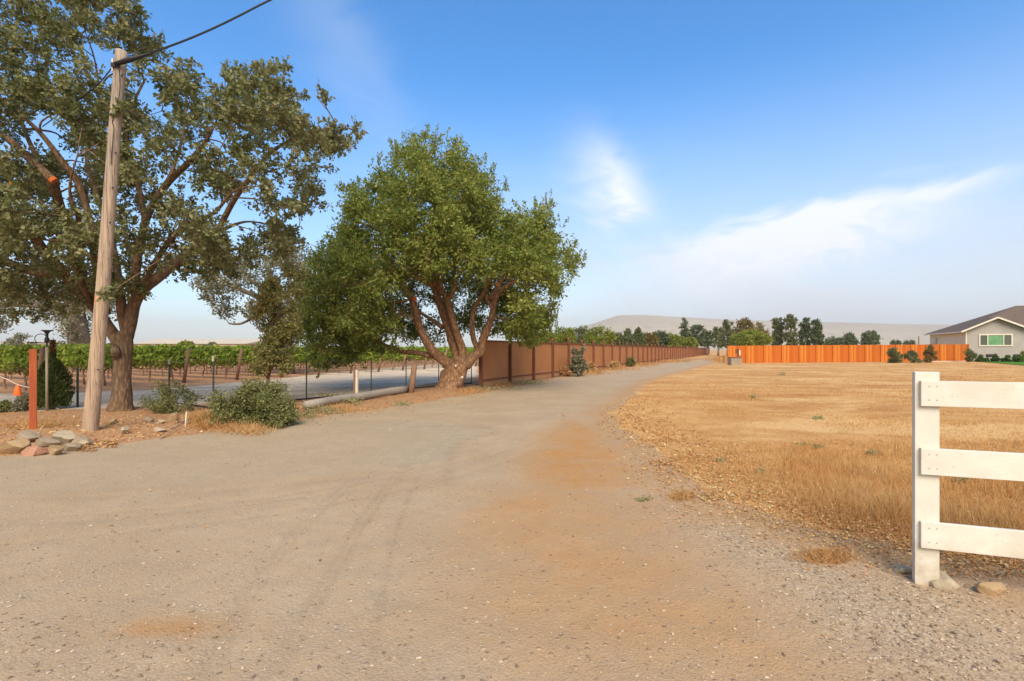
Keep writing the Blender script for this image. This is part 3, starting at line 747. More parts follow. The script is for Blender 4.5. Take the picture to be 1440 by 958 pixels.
    for (x, y, r, d) in [(165, 156, 7, -3.72), (173, 152, 6, -3.75), (146, 414, 7, -3.9), (158, 409, 6, -3.8), (452, 130, 10, 0), (500, 182, 12, 0), (470, 182, 14, 0), (455, 200, 18, 0), (400, 92, 10, .2), (182, 18, 20, 0), (170, 45, 18, .2), (205, 52, 17, .2), (195, 72, 16, .2), (220, 60, 12, -.2), (45, 12, 18, 0), (70, 28, 20, 0), (98, 45, 17, 0), (5, 88, 18, .1), (115, 12, 16, 0), (135, 26, 13, 0), (28, 130, 22, -.5), (92, 145, 16, .3),
                          (330, 372, 15, .5), (260, 375, 16, .6), (290, 368, 18, -.4), (350, 355, 17, -.3), (395, 345, 15, .2), (372, 330, 16, .4), (150, 398, 18, -.4), (120, 400, 22, .5), (60, 410, 24, 0), (180, 402, 15, -.3), (12, 400, 24, .5)]:
        extra.append((*P(x, y, Y0 + d), r / FL * (Y0 + d)))
        if d > -3:
            for _ in range(2): extra.append((*P(x + rj.normal() * r * .8, y + abs(rj.normal()) * r * .7, Y0 + d + rj.normal() * .3), r * .6 / FL * (Y0 + d)))
    cl = np.vstack([cl, extra])
    # a few bare limbs stay visible against the sky
    s.attach(cl, .045, .010, 5)
    V, F, c, tip = clump_leaves(cl, 12, 34, .094, .30, .20, rng=np.random.default_rng(2), along_=(-.4, .25))
    s.twigs(c, tip, .006, .5)
    tr = s.mb.build('trunk', M['oakbark'], t, True)
    npobj('crown', V, F, M['oakleaf'], t)
    cut = MB()
    for (x, y, d, dd) in [(75, 254, -1.8, (.55, .2, -.5)), (4, 293, -1.8, (-.7, .1, .5)), (118, 339, -.9, (0, -1, 0)), (17, 259, -1.6, (0, -1, .2)), (134, 120, .4, (0, -1, 0))]:
        p = Q(x, y, d - .06); v = np.array(dd); v = v / np.linalg.norm(v); MBr = .085 if x in (75, 4) else .05
        MB().tube([p - v * .04, p + v * .03], [MBr, MBr * .95], 10, True).build('saw_cut', M['cut'] if y < 500 else M['stake'], t)
oak()

# ---------------------------------------------------------------- round evergreen tree by the road
def bay():
    Y0 = 18.6
    base = P(633, 548.5, Y0)
    t = thing('evergreen_tree', (base[0], base[1], 0), 'dense green round crowned tree with several reddish limbs at the end of the brown fence', 'tree')
    s = Skel(8); Q = lambda x, y, d=0: P(x, y, Y0 + d)
    s.limb([Q(630, 552), Q(634, 538), Q(641, 524), Q(650, 511)], .6, .5, 20, 6, .10, rads=[.54, .48, .47, .38, .28])
    s.limb([Q(640, 522), Q(627, 510), Q(609, 494, -.2), Q(598, 477, -.3), Q(589, 458, -.4), Q(583, 435, -.4), Q(578, 418, -.4), Q(566, 403, -.3), Q(556, 385, 0), Q(540, 350, .3)], .3, .06, 12, rads=[0.258, 0.198, 0.172, 0.155, 0.146, 0.133, 0.125, 0.103, 0.086, 0.060])
    s.limb([Q(612, 500), Q(600, 499), Q(585, 496, .2), Q(563, 494, .4), Q(530, 480, .8), Q(490, 455, 1)], .19, .05, 10, rads=[0.129, 0.112, 0.099, 0.086, 0.060, 0.034])
    s.limb([Q(648, 515), Q(640, 492, .3), Q(632, 465, .4), Q(623, 440, .4), Q(614, 412, .4), Q(608, 380, .3), Q(600, 320)], .3, .08, 12, rads=[0.241, 0.185, 0.172, 0.155, 0.133, 0.103, 0.060])
    s.limb([Q(652, 512), Q(649, 488), Q(641, 465), Q(634, 440), Q(628, 420), Q(620, 402), Q(618, 370), Q(630, 310)], .24, .06, 12, rads=[0.189, 0.150, 0.133, 0.120, 0.103, 0.095, 0.077, 0.043])
    s.limb([Q(631, 420), Q(638, 408, -.3), Q(640, 390, -.4), Q(636, 360, -.4)], .1, .04, 8)
    s.limb([Q(654, 514), Q(664, 503), Q(676, 493), Q(679, 480), Q(686, 460), Q(692, 445), Q(694, 430), Q(700, 415), Q(710, 404), Q(730, 393), Q(750, 375)], .26, .06, 12, rads=[0.232, 0.181, 0.172, 0.155, 0.129, 0.116, 0.103, 0.086, 0.069, 0.043])
    s.limb([Q(673, 492), Q(667, 480, .3), Q(664, 462, .3), Q(665, 440, .3), Q(672, 425, .2), Q(682, 410, .2), Q(686, 395), Q(700, 380)], .16, .05, 10, rads=[0.112, 0.103, 0.095, 0.090, 0.086, 0.073, 0.052])
    s.limb([Q(692, 432), Q(687, 425, .2), Q(684, 415, .3)], .09, .07, 8)
    s.limb([Q(622, 460, .4), Q(610, 452, .5), Q(595, 442, .6), Q(575, 430, .9)], .10, .03, 8)
    s.limb([Q(690, 420), Q(715, 380, 1), Q(745, 340, 1.5)], .1, .04, 8); s.limb([Q(612, 400), Q(560, 340, 1), Q(500, 310, 1.4)], .12, .04, 8)
    s.limb([Q(620, 380), Q(610, 300, -.5), Q(605, 230, -.3)], .1, .03, 8); s.limb([Q(612, 405, .4), Q(560, 380, -1.5), Q(500, 390, -2.4), Q(460, 420, -2.4)], .10, .03, 8)
    OUT = [(590, 200), (600, 186), (612, 196), (630, 196), (640, 212), (655, 212), (672, 230), (694, 246), (700, 262), (706, 285), (722, 300), (745, 294), (760, 282), (772, 300), (785, 322), (802, 338), (816, 362), (812, 385), (796, 402), (790, 425), (782, 448), (772, 462), (766, 480), (748, 492), (730, 486), (712, 476), (690, 474), (655, 478), (625, 486), (600, 484), (575, 482), (562, 500), (548, 512), (530, 500), (510, 502), (492, 510), (470, 520), (450, 522), (428, 505), (424, 470), (414, 440), (416, 405), (430, 372), (455, 340), (478, 315), (482, 285), (484, 262), (512, 262), (524, 240), (535, 228), (560, 208)]
    BACK = [[(540, 402), (580, 388), (640, 400), (700, 384), (740, 398), (728, 430), (706, 470), (690, 500), (560, 500), (548, 440)]]
    cl = poly_clumps(OUT, 480, Y0, 3.6, (13, 27), (), BACK, 9, .66, zmin=.35)
    ex = [(600, 192, 9, 0), (640, 205, 9, 0), (486, 265, 12, 0), (770, 290, 11, 0), (812, 366, 11, 0), (500, 500, 16, -.5), (455, 510, 15, -.4), (437, 470, 20, -.6), (470, 470, 22, -.8), (505, 460, 20, -.6), (745, 478, 14, .2), (752, 455, 18, -.3), (722, 462, 16, .5), (768, 440, 15, 0), (780, 400, 18, -.3)]
    cl = np.vstack([cl, [(*P(x, y, Y0 + d), r / FL * Y0) for x, y, r, d in ex]])
    s.attach(cl, .06, .012, 5)
    V, F, c, tip = clump_leaves(cl, 20, 32, .115, .25, .17, up=.6, rng=np.random.default_rng(12), along_=(-.6, .35))
    # spiky shoots standing out of the top
    rg = np.random.default_rng(4); tp = []
    for (x, y) in [(600, 186), (594, 192), (640, 200), (618, 192), (560, 204), (530, 226), (672, 226), (694, 242), (768, 282), (758, 284), (786, 312), (484, 262), (500, 262), (804, 340), (816, 362), (580, 196), (652, 208), (706, 262), (735, 290)]:
        for k_ in range(4):
            p = Q(x + rg.normal() * 5, y + 8, rg.normal() * .5); tp.append((p, p + np.array([rg.normal() * .12, rg.normal() * .12, rg.uniform(.25, .55)])))
    A = np.array([a for a, b in tp]); B = np.array([b for a, b in tp]); per = 26; m = len(A) * per
    f = rg.uniform(0, 1, m)[:, None]; pos = np.repeat(A, per, 0) * (1 - f) + np.repeat(B, per, 0) * f
    d = unit(rg.normal(size=(m, 3)) + np.array([0, 0, 1.2])); L = .11 * rg.uniform(.6, 1.2, m)
    V2, F2 = leaf_quads(pos, d, unit(rg.normal(size=(m, 3))), L, L * .22); V = np.vstack([V, V2]); F = np.vstack([F, F2 + len(V) - len(V2)])
    # drooping strands on the right edge
    st = []
    for k_ in range(26):
        p = Q(rg.uniform(762, 786), rg.uniform(430, 455), rg.uniform(-.6, .6)); ln = rg.uniform(.3, .8)
        q = p[None, :] + np.linspace(0, 1, 22)[:, None] * np.array([rg.normal() * .08, 0, -ln]) ; st.append(q)
    pos = np.vstack(st); m = len(pos); d = unit(rg.normal(size=(m, 3)) * .5 + np.array([0, 0, -1.])); L = .10 * rg.uniform(.6, 1.2, m)
    V2, F2 = leaf_quads(pos, d, unit(rg.normal(size=(m, 3))), L, L * .2); V = np.vstack([V, V2]); F = np.vstack([F, F2 + len(V) - len(V2)])
    s.twigs(c, tip, .007, .35)
    tr = s.mb.build('trunk', M['baybark'], t, True)
    npobj('crown', V, F, M['bayleaf'], t)
    dead = MB(); rg = np.random.default_rng(77)
    def spray(p, d, L, r, lev):
        q = p + d * L; mid_ = (p + q) / 2 + rg.normal(size=3) * L * .08; dead.tube([p, mid_, q], [r, r * .8, r * .5], 4, False)
        if lev:
            for _ in range(4): spray(mid_ + (q - mid_) * rg.uniform(0, 1), unit(d + rg.normal(size=3) * .55 + np.array([0, 0, -.12])), L * rg.uniform(.45, .75), r * .55, lev - 1)
    spray(Q(586, 452, -.4), unit(np.array([-1, -.3, .12])), .85, .035, 4); spray(Q(584, 446, -.4), unit(np.array([-.9, -.5, .35])), .7, .022, 3)
    spray(Q(700, 415, 0), unit(np.array([.8, -.3, .1])), .8, .02, 4); spray(Q(690, 405, 0), unit(np.array([.6, -.5, .4])), .7, .02, 3)
    spray(Q(575, 415, -.3), unit(np.array([-.5, -.4, .6])), .7, .02, 3); spray(Q(720, 430, .4), unit(np.array([.6, -.3, -.2])), .8, .02, 4)
    dead.build('dead_branches', M['twig'], t)
    cut = MB()
    for (x, y, d, r) in [(583, 421, -.62, .09), (700, 401, -.18, .08), (641, 515, -.45, .035), (650, 531, -.56, .04)]:
        p = Q(x, y, d); MB().tube([p, p + np.array([0, -.05, .02])], [r, r * .95], 10, True).build('saw_cut', M['cut'] if y < 500 else M['stake'], t)
bay()

# ---------------------------------------------------------------- generic trees
def small_tree(name, label, Y0, out, limbs, leaf, bark, n, thick, rpx, tw, per, L, group=None, seed=1, base=None, holes=(), wr=.32, spread=.34, rr=.03, zmin=None, cat='tree', flat=1.0):
    b = P(*limbs[0][0][0][:2], Y0); t = thing(name, (b[0], b[1], 0), label, cat, group)
    s = Skel(seed)
    for pts, r0, r1 in limbs: s.limb([P(q[0], q[1], Y0 + (q[2] if len(q) > 2 else 0)) for q in pts], r0, r1, 8, 4)
    cl = poly_clumps(out, n, Y0, thick, rpx, holes, (), seed, .7, zmin=zmin)
    s.attach(cl, rr, rr * .3, 4)
    V, F, c, tip = clump_leaves(cl, tw, per, L, wr, spread, flat=flat, rng=np.random.default_rng(seed))
    if Y0 < 40: s.twigs(c, tip, .006 * Y0 / 14, .4)
    s.mb.build('trunk', bark, t, True); npobj('crown', V, F, leaf, t)
    return t
small_tree('oak_sapling', 'slender young oak rising out of the big roadside shrub, in front of the dense tree', 13.4,
    [(372, 388), (402, 368), (428, 380), (432, 410), (420, 440), (424, 470), (414, 500), (408, 534), (385, 520), (362, 540), (350, 525), (356, 490), (372, 470), (352, 448), (362, 415)],
    [([(368, 572), (374, 545), (381, 515), (384, 480), (392, 440), (402, 400)], .055, .015), ([(378, 535), (368, 520), (360, 500)], .02, .01), ([(384, 490), (402, 480), (412, 460)], .02, .01), ([(386, 470), (374, 445), (368, 425)], .02, .01)],
    M['saplingleaf'], M['oakbark'], 66, .9, (9, 15), 8, 24, .085, seed=31, rr=.016)
small_tree('grey_oak_tree', 'hazy grey green oak with open twisting limbs beyond the driveway, seen below the big oak', 31.0,
    [(262, 405), (282, 385), (300, 368), (330, 352), (352, 345), (378, 338), (410, 335), (440, 348), (450, 380), (446, 420), (436, 470), (420, 488), (398, 482), (385, 462), (372, 478), (360, 462), (345, 448), (330, 458), (312, 452), (300, 440), (292, 425), (275, 420)],
    [([(408, 527), (405, 490), (398, 455), (385, 432), (362, 418), (340, 408), (315, 400)], .32, .08), ([(398, 455), (392, 430), (368, 440), (340, 455), (322, 455)], .13, .05), ([(392, 440), (385, 400), (375, 370)], .15, .06), ([(402, 470), (415, 430), (420, 390)], .14, .05), ([(388, 430), (360, 400), (330, 380), (300, 380)], .10, .04)],
    M['greyleaf'], M['greybark'], 120, 3.2, (9, 17), 9, 20, .17, seed=41, rr=.05, holes=[[(318, 415), (345, 425), (340, 445), (318, 440)], [(352, 390), (375, 395), (370, 408), (352, 405)]])
small_tree('grey_brown_tree', 'broad grey brown tree beyond the vine rows at the left edge of the photo', 62.0,
    [(-160, 420), (-80, 395), (20, 402), (80, 400), (150, 400), (190, 425), (180, 450), (140, 455), (138, 488), (88, 490), (75, 455), (40, 450), (0, 470), (-60, 485), (-140, 485)],
    [([(112, 505), (112, 480), (108, 450), (100, 420)], 1.3, .8), ([(108, 450), (60, 430), (0, 430), (-60, 440)], .6, .15), ([(110, 440), (140, 420), (165, 420)], .5, .15)],
    M['greyleaf'], M['greybark'], 110, 5, (13, 24), 12, 26, .30, seed=43, rr=.12, holes=[[(0, 432), (70, 428), (60, 445), (10, 455)]])
for i, (x, w_, top, Y, lab) in enumerate([(30, 60, 468, 90, 'low pale grey tree under the sky gap at the far left, beyond the vine rows'), (262, 22, 478, 70, 'small bright green bushy tree above the vine rows between oak trunk and sapling'), (298, 26, 482, 75, 'low grey shrubby tree poking above the vine tops, left of the sapling')]):
    small_tree('small_far_tree', lab, Y, [(x - w_ / 2, 492), (x - w_ * .45, top + 6), (x, top), (x + w_ * .45, top + 6), (x + w_ / 2, 492)], [([(x, 500), (x, top + 8)], .15, .06)],
        M['fargreen'] if i == 1 else M['greyleaf'], M['greybark'], 16, 2, (4, 7), 12, 14, .28, seed=50 + i, rr=.04)

# trees beyond the brown fence and beyond the redwood fence
def fy(px): return 10.2 / max(.05, .46 - (px - 720) / FL)
def far_tree(px, top, w_, Y, leaf, lab, shape='round', seed=0, bot=489, group='trees beyond the fences', n=26, name='far_tree', L=.26):
    if seed < 80: w_ *= 1.4; top -= 2; n = 36
    h = bot - top
    if shape == 'round': out = [(px - w_ / 2, bot - h * .3), (px - w_ * .5, top + h * .45), (px - w_ * .32, top + h * .14), (px, top), (px + w_ * .3, top + h * .12), (px + w_ * .5, top + h * .42), (px + w_ / 2, bot - h * .25), (px + w_ * .3, bot), (px - w_ * .3, bot)]
    elif shape == 'spire': out = [(px - w_ / 2, bot), (px - w_ * .4, top + h * .55), (px - w_ * .2, top + h * .25), (px - 2, top - 2), (px + 2, top - 2), (px + w_ * .22, top + h * .25), (px + w_ * .42, top + h * .6), (px + w_ / 2, bot)]
    else: out = [(px - w_ * .42, bot), (px - w_ * .5, top + h * .6), (px - w_ * .38, top + h * .35), (px - w_ * .46, top + h * .12), (px - w_ * .1, top), (px + w_ * .3, top + h * .05), (px + w_ * .5, top + h * .25), (px + w_ * .36, top + h * .5), (px + w_ * .5, top + h * .8), (px + w_ * .4, bot)]
    r0 = max(4.2, min(w_ * .2, 9)) * .8
    return small_tree(name, lab, Y, out, [([(px, HZ + 1050 / Y), (px + 1, (bot + top) / 2), (px, top + h * .25)], .12 + Y * .0012, .05)], leaf, M['greybark'], n, w_ / FL * Y * .5, (r0 * .7, r0 * 1.3), 12, 16, L * Y / 80, group, seed, spread=.36, rr=Y * .0008)
FT = [(768, 466, 24, 'fargreen', 'round', 'pale yellow green young tree over the near end of the brown fence'),
      (793, 460, 26, 'fargreen', 'round', 'second yellow green tree from the dense tree, above the brown fence'),
      (820, 460, 30, 'faroliv', 'round', 'dull dark green rounded tree far behind the yellow green ones'),
      (844, 460, 32, 'fargreen', 'round', 'bright green broad tree below the left slope of the hill'),
      (868, 470, 22, 'faroliv', 'round', 'low olive tree behind the middle of the brown fence'),
      (882, 465, 18, 'faroliv', 'spire', 'narrow pointed olive tree behind the brown fence, directly below the hilltop'),
      (897, 464, 18, 'faroliv', 'spire', 'second narrow pointed tree just right of the hilltop'),
      (912, 470, 20, 'farbrown', 'round', 'brownish low tree behind the brown fence'),
      (928, 467, 22, 'fardark', 'round', 'dark low round tree left of the dark spire shaped conifer'),
      (944, 471, 22, 'fargreen', 'round', 'light green bushy tree at the foot of the dark conifer')]
for i, (x, tp, w_, lf, sh, lab) in enumerate(FT):
    far_tree(x, tp, w_, min(150, fy(x) * 1.35 + 6) + (25 if i == 2 else 0), M[lf], lab, sh, 60 + i)
FT2 = [(962, 448, 26, 128, 'fardark', 'spire', 'tall dark conifer with a pointed top behind the far end of the brown fence', 34),
       (980, 455, 24, 132, 'fardark', 'round', 'dark green tree right beside the pointed conifer', 30),
       (994, 461, 18, 136, 'fardark', 'round', 'smaller dark tree on the right shoulder of the dark group', 22),
       (968, 474, 30, 112, 'fargreen', 'round', 'light green low bushes in front of the dark conifer', 22),
       (1010, 454, 18, 125, 'faroliv', 'column', 'thin grey green tree at the end of the gravel road', 22),
       (1023, 450, 22, 112, 'faroliv', 'column', 'taller grey green tree left of the wide yellow olive tree', 26),
       (1047, 446, 34, 96, 'farbrown', 'round', 'brown topped round tree rising behind the yellow olive tree', 40),
       (1067, 453, 28, 100, 'farbrown', 'round', 'thin brownish tree on the right side of the brown topped tree', 20),
       (1056, 464, 60, 84, 'fargreen', 'round', 'wide yellow olive tree right behind the left end of the redwood fence', 60),
       (1094, 445, 18, 100, 'faroliv', 'column', 'first tall feathery tree counting from the wide olive tree', 34),
       (1112, 442, 21, 98, 'faroliv', 'column', 'tallest of the four feathery columnar trees behind the redwood fence', 38),
       (1132, 446, 18, 100, 'fardark', 'column', 'third tall feathery tree with a dark crown behind the redwood fence', 34),
       (1149, 449, 19, 99, 'fardark', 'column', 'rightmost of the four feathery columnar trees', 34),
       (1171, 474, 26, 150, 'fardark', 'round', 'low dark tree mass just right of the feathery trees', 20),
       (1193, 468, 26, 150, 'fardark', 'round', 'dark rounded tree in the middle of the far group in front of the hills', 24),
       (1222, 465, 30, 145, 'fardark', 'round', 'broad dark oak shaped tree on the right of the far group', 30),
       (1259, 478, 16, 210, 'fardark', 'round', 'tiny distant tree low on the horizon left of the house', 10),
       (1279, 479, 16, 210, 'fardark', 'round', 'tiny distant tree nearest to the house roof', 10)]
for i, (x, tp, w_, Y, lf, sh, lab, n) in enumerate(FT2):
    far_tree(x, tp, w_, Y, M[lf], lab, sh, 90 + i, n=n)
o = MB().tube([P(1292, 492, 190), P(1292, 473, 190)], [.25, .2], 6).build('distant_pole', M['postwood'], None, origin=P(1292, HZ + 1050 / 190, 190))
tag(o, 'thin distant pole on the horizon just left of the house', 'pole')

# ---------------------------------------------------------------- shrubs
def shrub(name, label, cx, basey, w_, h_, Y, leaf, n=26, L=.07, seed=1, group=None, cat='shrub', depth=.5, tw=9, per=24, wr=.3, zf=1.0):
    b = P(cx, HZ, Y); gz = GH(b[0], b[1]); W = w_ / FL * Y; H = h_ / FL * Y; rng = np.random.default_rng(seed)
    t = thing(name, (b[0], b[1], gz), label, cat, group); cl = []
    for _ in range(n):
        a = rng.uniform(0, 2 * math.pi); q = rng.uniform(0, 1) ** .5; zz = rng.uniform(.05, .86)
        sh = math.sqrt(max(.05, 1 - zz ** 2.2)) * (1 + .35 * math.sin(a * 3 + seed)); zz *= 1 + .25 * math.sin(a * 2 + seed * 1.7)
        cl.append((b[0] + math.cos(a) * q * W / 2 * sh * .85, b[1] + math.sin(a) * q * W / 2 * sh * depth * 1.6, gz + zz * H, rng.uniform(.13, .2) * min(W, H * 1.4)))
    cl = np.array(cl); V, F, c, tip = clump_leaves(cl, tw, per, L, wr, .4, rng=rng)
    V[:, 2] = np.maximum(V[:, 2], gz + .005)
    st = MB()
    for q in cl: st.tube([np.array([b[0] + rng.normal() * W * .05, b[1] + rng.normal() * W * .05, gz - .03]), (q[:3] * .6 + np.array([b[0], b[1], gz]) * .4) + rng.normal(size=3) * .03, q[:3]], [.014, .010, .005], 4, False)
    for a_, b_ in zip(c[::2], tip[::2]): st.tube([a_, b_], [.004, .002], 3, False)
    k_ = int(n * .35); sp = []
    for q in cl[rng.integers(0, len(cl), k_)]:
        dd_ = unit(np.array([rng.normal() * .8, rng.normal() * .5, rng.uniform(.5, 1.2)])); e_ = q[:3] + dd_ * rng.uniform(.18, .32) * H * 1.1
        st.tube([q[:3], e_], [.005, .002], 3, False); f_ = rng.uniform(.2, 1, 14)[:, None]; sp.append(q[:3] * (1 - f_) + e_ * f_)
    sp = np.vstack(sp); A2 = leaf_quads(sp, unit(rng.normal(size=sp.shape) + [0, 0, .5]), unit(rng.normal(size=sp.shape)), np.full(len(sp), L * .9), np.full(len(sp), L * .9 * wr))
    F = np.vstack([F, A2[1] + len(V)]); V = np.vstack([V, A2[0]])
    st.build('stems', M['greybark'], t, True); npobj('foliage', V, F, leaf, t)
    return t
shrub('roadside_shrub', 'large sprawling grey green shrub at the road edge below the sapling', 362, 600, 118, 57, 10.1, M['shrubleaf'], 64, .052, 3, tw=12, per=38)
shrub('roadside_shrub', 'bright green low patch of leaves at the front of the large shrub', 385, 602, 60, 22, 10.3, M['weed'], 22, .06, 4, tw=8, per=16)
shrub('wispy_shrub', 'smaller wispy shrub between the oak trunk and the large shrub', 243, 579, 76, 36, 12.1, M['shrubleaf'], 26, .045, 5, tw=9, per=26)
shrub('wispy_shrub', 'pale grey green low shrub left of the red post', 36, 580, 36, 26, 12.3, M['greyleaf'], 16, .05, 6)
shrub('wispy_shrub', 'small dark low plant at the very left edge', 3, 586, 26, 18, 12.0, M['shrubleaf'], 12, .05, 7)
shrub('fence_shrub', 'tall grey green bush against the brown fence beside dry grass', 813, 529, 24, 40, 28.0, M['greyleaf'], 26, .13, 8)
shrub('fence_shrub', 'small dark round bush further along the foot of the brown fence', 885, 516, 13, 11, 44.0, M['shrubleaf'], 12, .16, 9)
shrub('dry_bush', 'orange brown dry bush left of the tall bush at the fence', 796, 530, 16, 16, 28.0, M['dryleaf'], 12, .12, 10, wr=.15)
shrub('dry_bush', 'orange brown dry bush right of the tall bush at the fence', 832, 526, 18, 14, 31.0, M['dryleaf'], 12, .12, 11, wr=.15)
shrub('dry_bush', 'dry bush with some green between the two fence bushes', 863, 519, 14, 12, 37.0, M['dryleaf'], 12, .14, 12, wr=.15)
for i, (x, Y, w_, h_, lf, lab) in enumerate([(1259, 56.4, 20, 21, 'faroliv', 'dark bush leaning on the redwood fence, leftmost of three'), (1283, 57.0, 16, 17, 'faroliv', 'olive bush leaning on the redwood fence, middle of three'), (1308, 57.6, 15, 24, 'farbrown', 'brown climbing plant on the redwood fence, rightmost of three'),
                                              (1364, 61.5, 14, 18, 'faroliv', 'upright shrub at the corner where the fence meets the house')]):
    shrub('yard_shrub', lab, x, 510, w_ * 1.15, h_ * .92, Y, M[lf], 20, .13, 20 + i, tw=10, per=30)
for i, x in enumerate((1380, 1398, 1413, 1431)):
    shrub('clipped_bush', ['first clipped bush by the house, nearest the redwood fence', 'second clipped bush by the house, under the left window pane', 'third clipped bush by the house, wider and under the green pane', 'fourth clipped bush by the house, nearest the right edge'][i],
          x, 507, 11, 8, 61.3 - i * .65, M['hedge'], 12, .16, 30 + i, 'clipped bushes along the house wall', depth=.8)
shrub('yard_shrub', 'light green shrub at the right edge beside the house', 1440, 506, 12, 15, 60, M['fargreen'], 12, .18, 36)

# narrow conifer with a dead top
def arbor():
    Y0 = 12.6; b = P(74, HZ, Y0); t = thing('columnar_conifer', (b[0], b[1], GH(b[0], b[1])), 'narrow dark green conifer with a brown dead top behind the lamp post', 'conifer')
    rg = np.random.default_rng(5); H = 1.58; n = 9000
    def cone(n, z0, z1):
        z = rg.uniform(z0, z1, n); a = rg.uniform(0, 2 * math.pi, n)
        R_ = .33 * np.sin(np.clip(.28 + z / H * .95, 0, 1) * math.pi) ** .6 * (1 + .18 * np.sin(a * 5 + z * 6)) + .02
        q = rg.uniform(.55, 1.05, n) * R_
        pos = np.stack([b[0] + q * np.cos(a), b[1] + q * np.sin(a), z + .04], 1)
        out = np.stack([np.cos(a), np.sin(a), np.full(n, .2)], 1); d = unit(out * .5 + np.array([0, 0, 1]) + rg.normal(size=(n, 3)) * .35)
        L = .07 * rg.uniform(.6, 1.3, n); return leaf_quads(pos, d, unit(out + rg.normal(size=(n, 3)) * .5), L, L * .3)
    V, F = cone(n, 0, H * .86); npobj('foliage', V, F, M['conifer'], t)
    V, F = cone(900, H * .8, H * 1.05); npobj('dead_top', V, F, M['coniferdead'], t)
    MB().tube([b * [1, 1, 0], b * [1, 1, 0] + np.array([0, 0, 1.4])], [.05, .02], 8).build('trunk', M['oakbark'], t)
arbor()

# ================================================================== VINEYARD
E0 = np.array([-17.2, 18.0]); ED = np.array([1.15, 2.25]); RD = np.array([-.89, .456])
def make_vine(seed):
    rg = np.random.default_rng(seed)
    t = thing('grapevine', (0, 0, 0), 'green grapevine with a gnarled brown trunk, one of many trained in rows beyond the driveway', 'grapevine', 'grapevines in the vineyard rows')
    m = MB()
    k = rg.normal() * .08
    m.tube(smooth_path([(0, 0, -.05), (k, rg.normal() * .04, .25), (-k, rg.normal() * .05, .5), (k * .5, 0, .74)], 4), [.045, .035, .032, .036], 6, True, .12)
    for s_ in (-1, 1): m.tube(smooth_path([(k * .5, 0, .72), (s_ * .3, rg.normal() * .03, .82), (s_ * .9, rg.normal() * .04, .84)], 3), [.028, .022, .012], 5)
    m.build('trunk', M['postwood'], t, True)
    n = 620; x = rg.uniform(-.98, .98, n); z = rg.uniform(.80, 1.62, n) + .08 * np.sin(x * 5 + seed); y = rg.normal(size=n) * .16 * np.clip((1.8 - z), .4, 1)
    pos = np.stack([x, y, z], 1); d = unit(rg.normal(size=(n, 3)) + np.array([0, 0, -.2])); nr = unit(np.stack([rg.normal(size=n) * .4, np.sign(y) * .8, np.full(n, .5)], 1))
    L = .15 * rg.uniform(.6, 1.3, n); V, F = leaf_quads(pos, d, nr, L, L * .45)
    npobj('foliage', V, F, M['vineleaf'], t)
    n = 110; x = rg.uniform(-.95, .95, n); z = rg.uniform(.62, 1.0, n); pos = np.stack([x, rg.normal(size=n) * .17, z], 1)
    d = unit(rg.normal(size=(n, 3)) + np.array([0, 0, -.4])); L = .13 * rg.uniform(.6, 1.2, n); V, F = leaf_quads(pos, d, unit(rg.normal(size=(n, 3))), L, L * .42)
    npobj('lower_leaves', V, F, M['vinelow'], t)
    return t
protos = [make_vine(s) for s in (1, 2, 3)]; used = [False] * 3
ra = math.atan2(RD[1], RD[0]); nv = 0; rgv = random.Random(3)
def in_view(p, m=60):
    if p[1] < 2: return False
    px = 720 + p[0] / p[1] * FL; return -m < px < 820
for k in range(-2, 16):
    for j in range(0, 26):
        if nv >= 290: break
        p = E0 + ED * (k + 2) + RD * (.9 + j * 1.85)
        if not in_view(p) or p[1] > 62: continue
        if k > 3 and j > 9: continue
        q = rgv.randrange(3); loc = (p[0] + rgv.uniform(-.06, .06), p[1] + rgv.uniform(-.06, .06), 0); sc = rgv.uniform(.93, 1.07); rz = ra + rgv.choice((0, math.pi)) + rgv.uniform(-.05, .05)
        if not used[q]: v = protos[q]; v.location = loc; v.rotation_euler = (0, 0, rz); used[q] = True
        else: v = copy_thing(protos[q], loc, rz, sc)
        nv += 1
# trellis end posts with their wires
for k in range(-2, 20):
    p = E0 + ED * (k + 2) - RD * .1
    lab = 'leaning brown end post of a vine row with its trellis wires'
    t = thing('trellis_post', (p[0], p[1], 0), lab, 'vineyard post', 'end posts of the vine rows')
    top = np.array([p[0] - RD[0] * .38, p[1] - RD[1] * .38, 1.55]); a = np.array([p[0], p[1], -.05])
    MB().tube([a, (a + top) / 2, top], [.075, .072, .068], 8).build('post', M['postwood'], t, True)
    w_ = MB()
    for z in (.42, .85, 1.25):
        a = np.array([p[0], p[1], z]); n_ = 9 if k > 3 else 24
        w_.tube([a, a + np.array([RD[0], RD[1], 0]) * 1.85 * n_], .008, 4, False)
    w_.build('wire', M['wire'], t)
# line posts inside the near rows
for k in range(-2, 6):
    for j in range(3, 22, 4):
        p = E0 + ED * (k + 2) + RD * (j * 1.85)
        if not in_view(p, 0): continue
        o = MB().tube([(p[0], p[1], -.05), (p[0], p[1], 1.5)], [.035, .035], 6).build('vineyard_line_post', M['postwood'], None, True, origin=(p[0], p[1], 0))
        tag(o, 'short brown post standing between grapevines within a row', 'vineyard post', 'line posts within the vine rows')
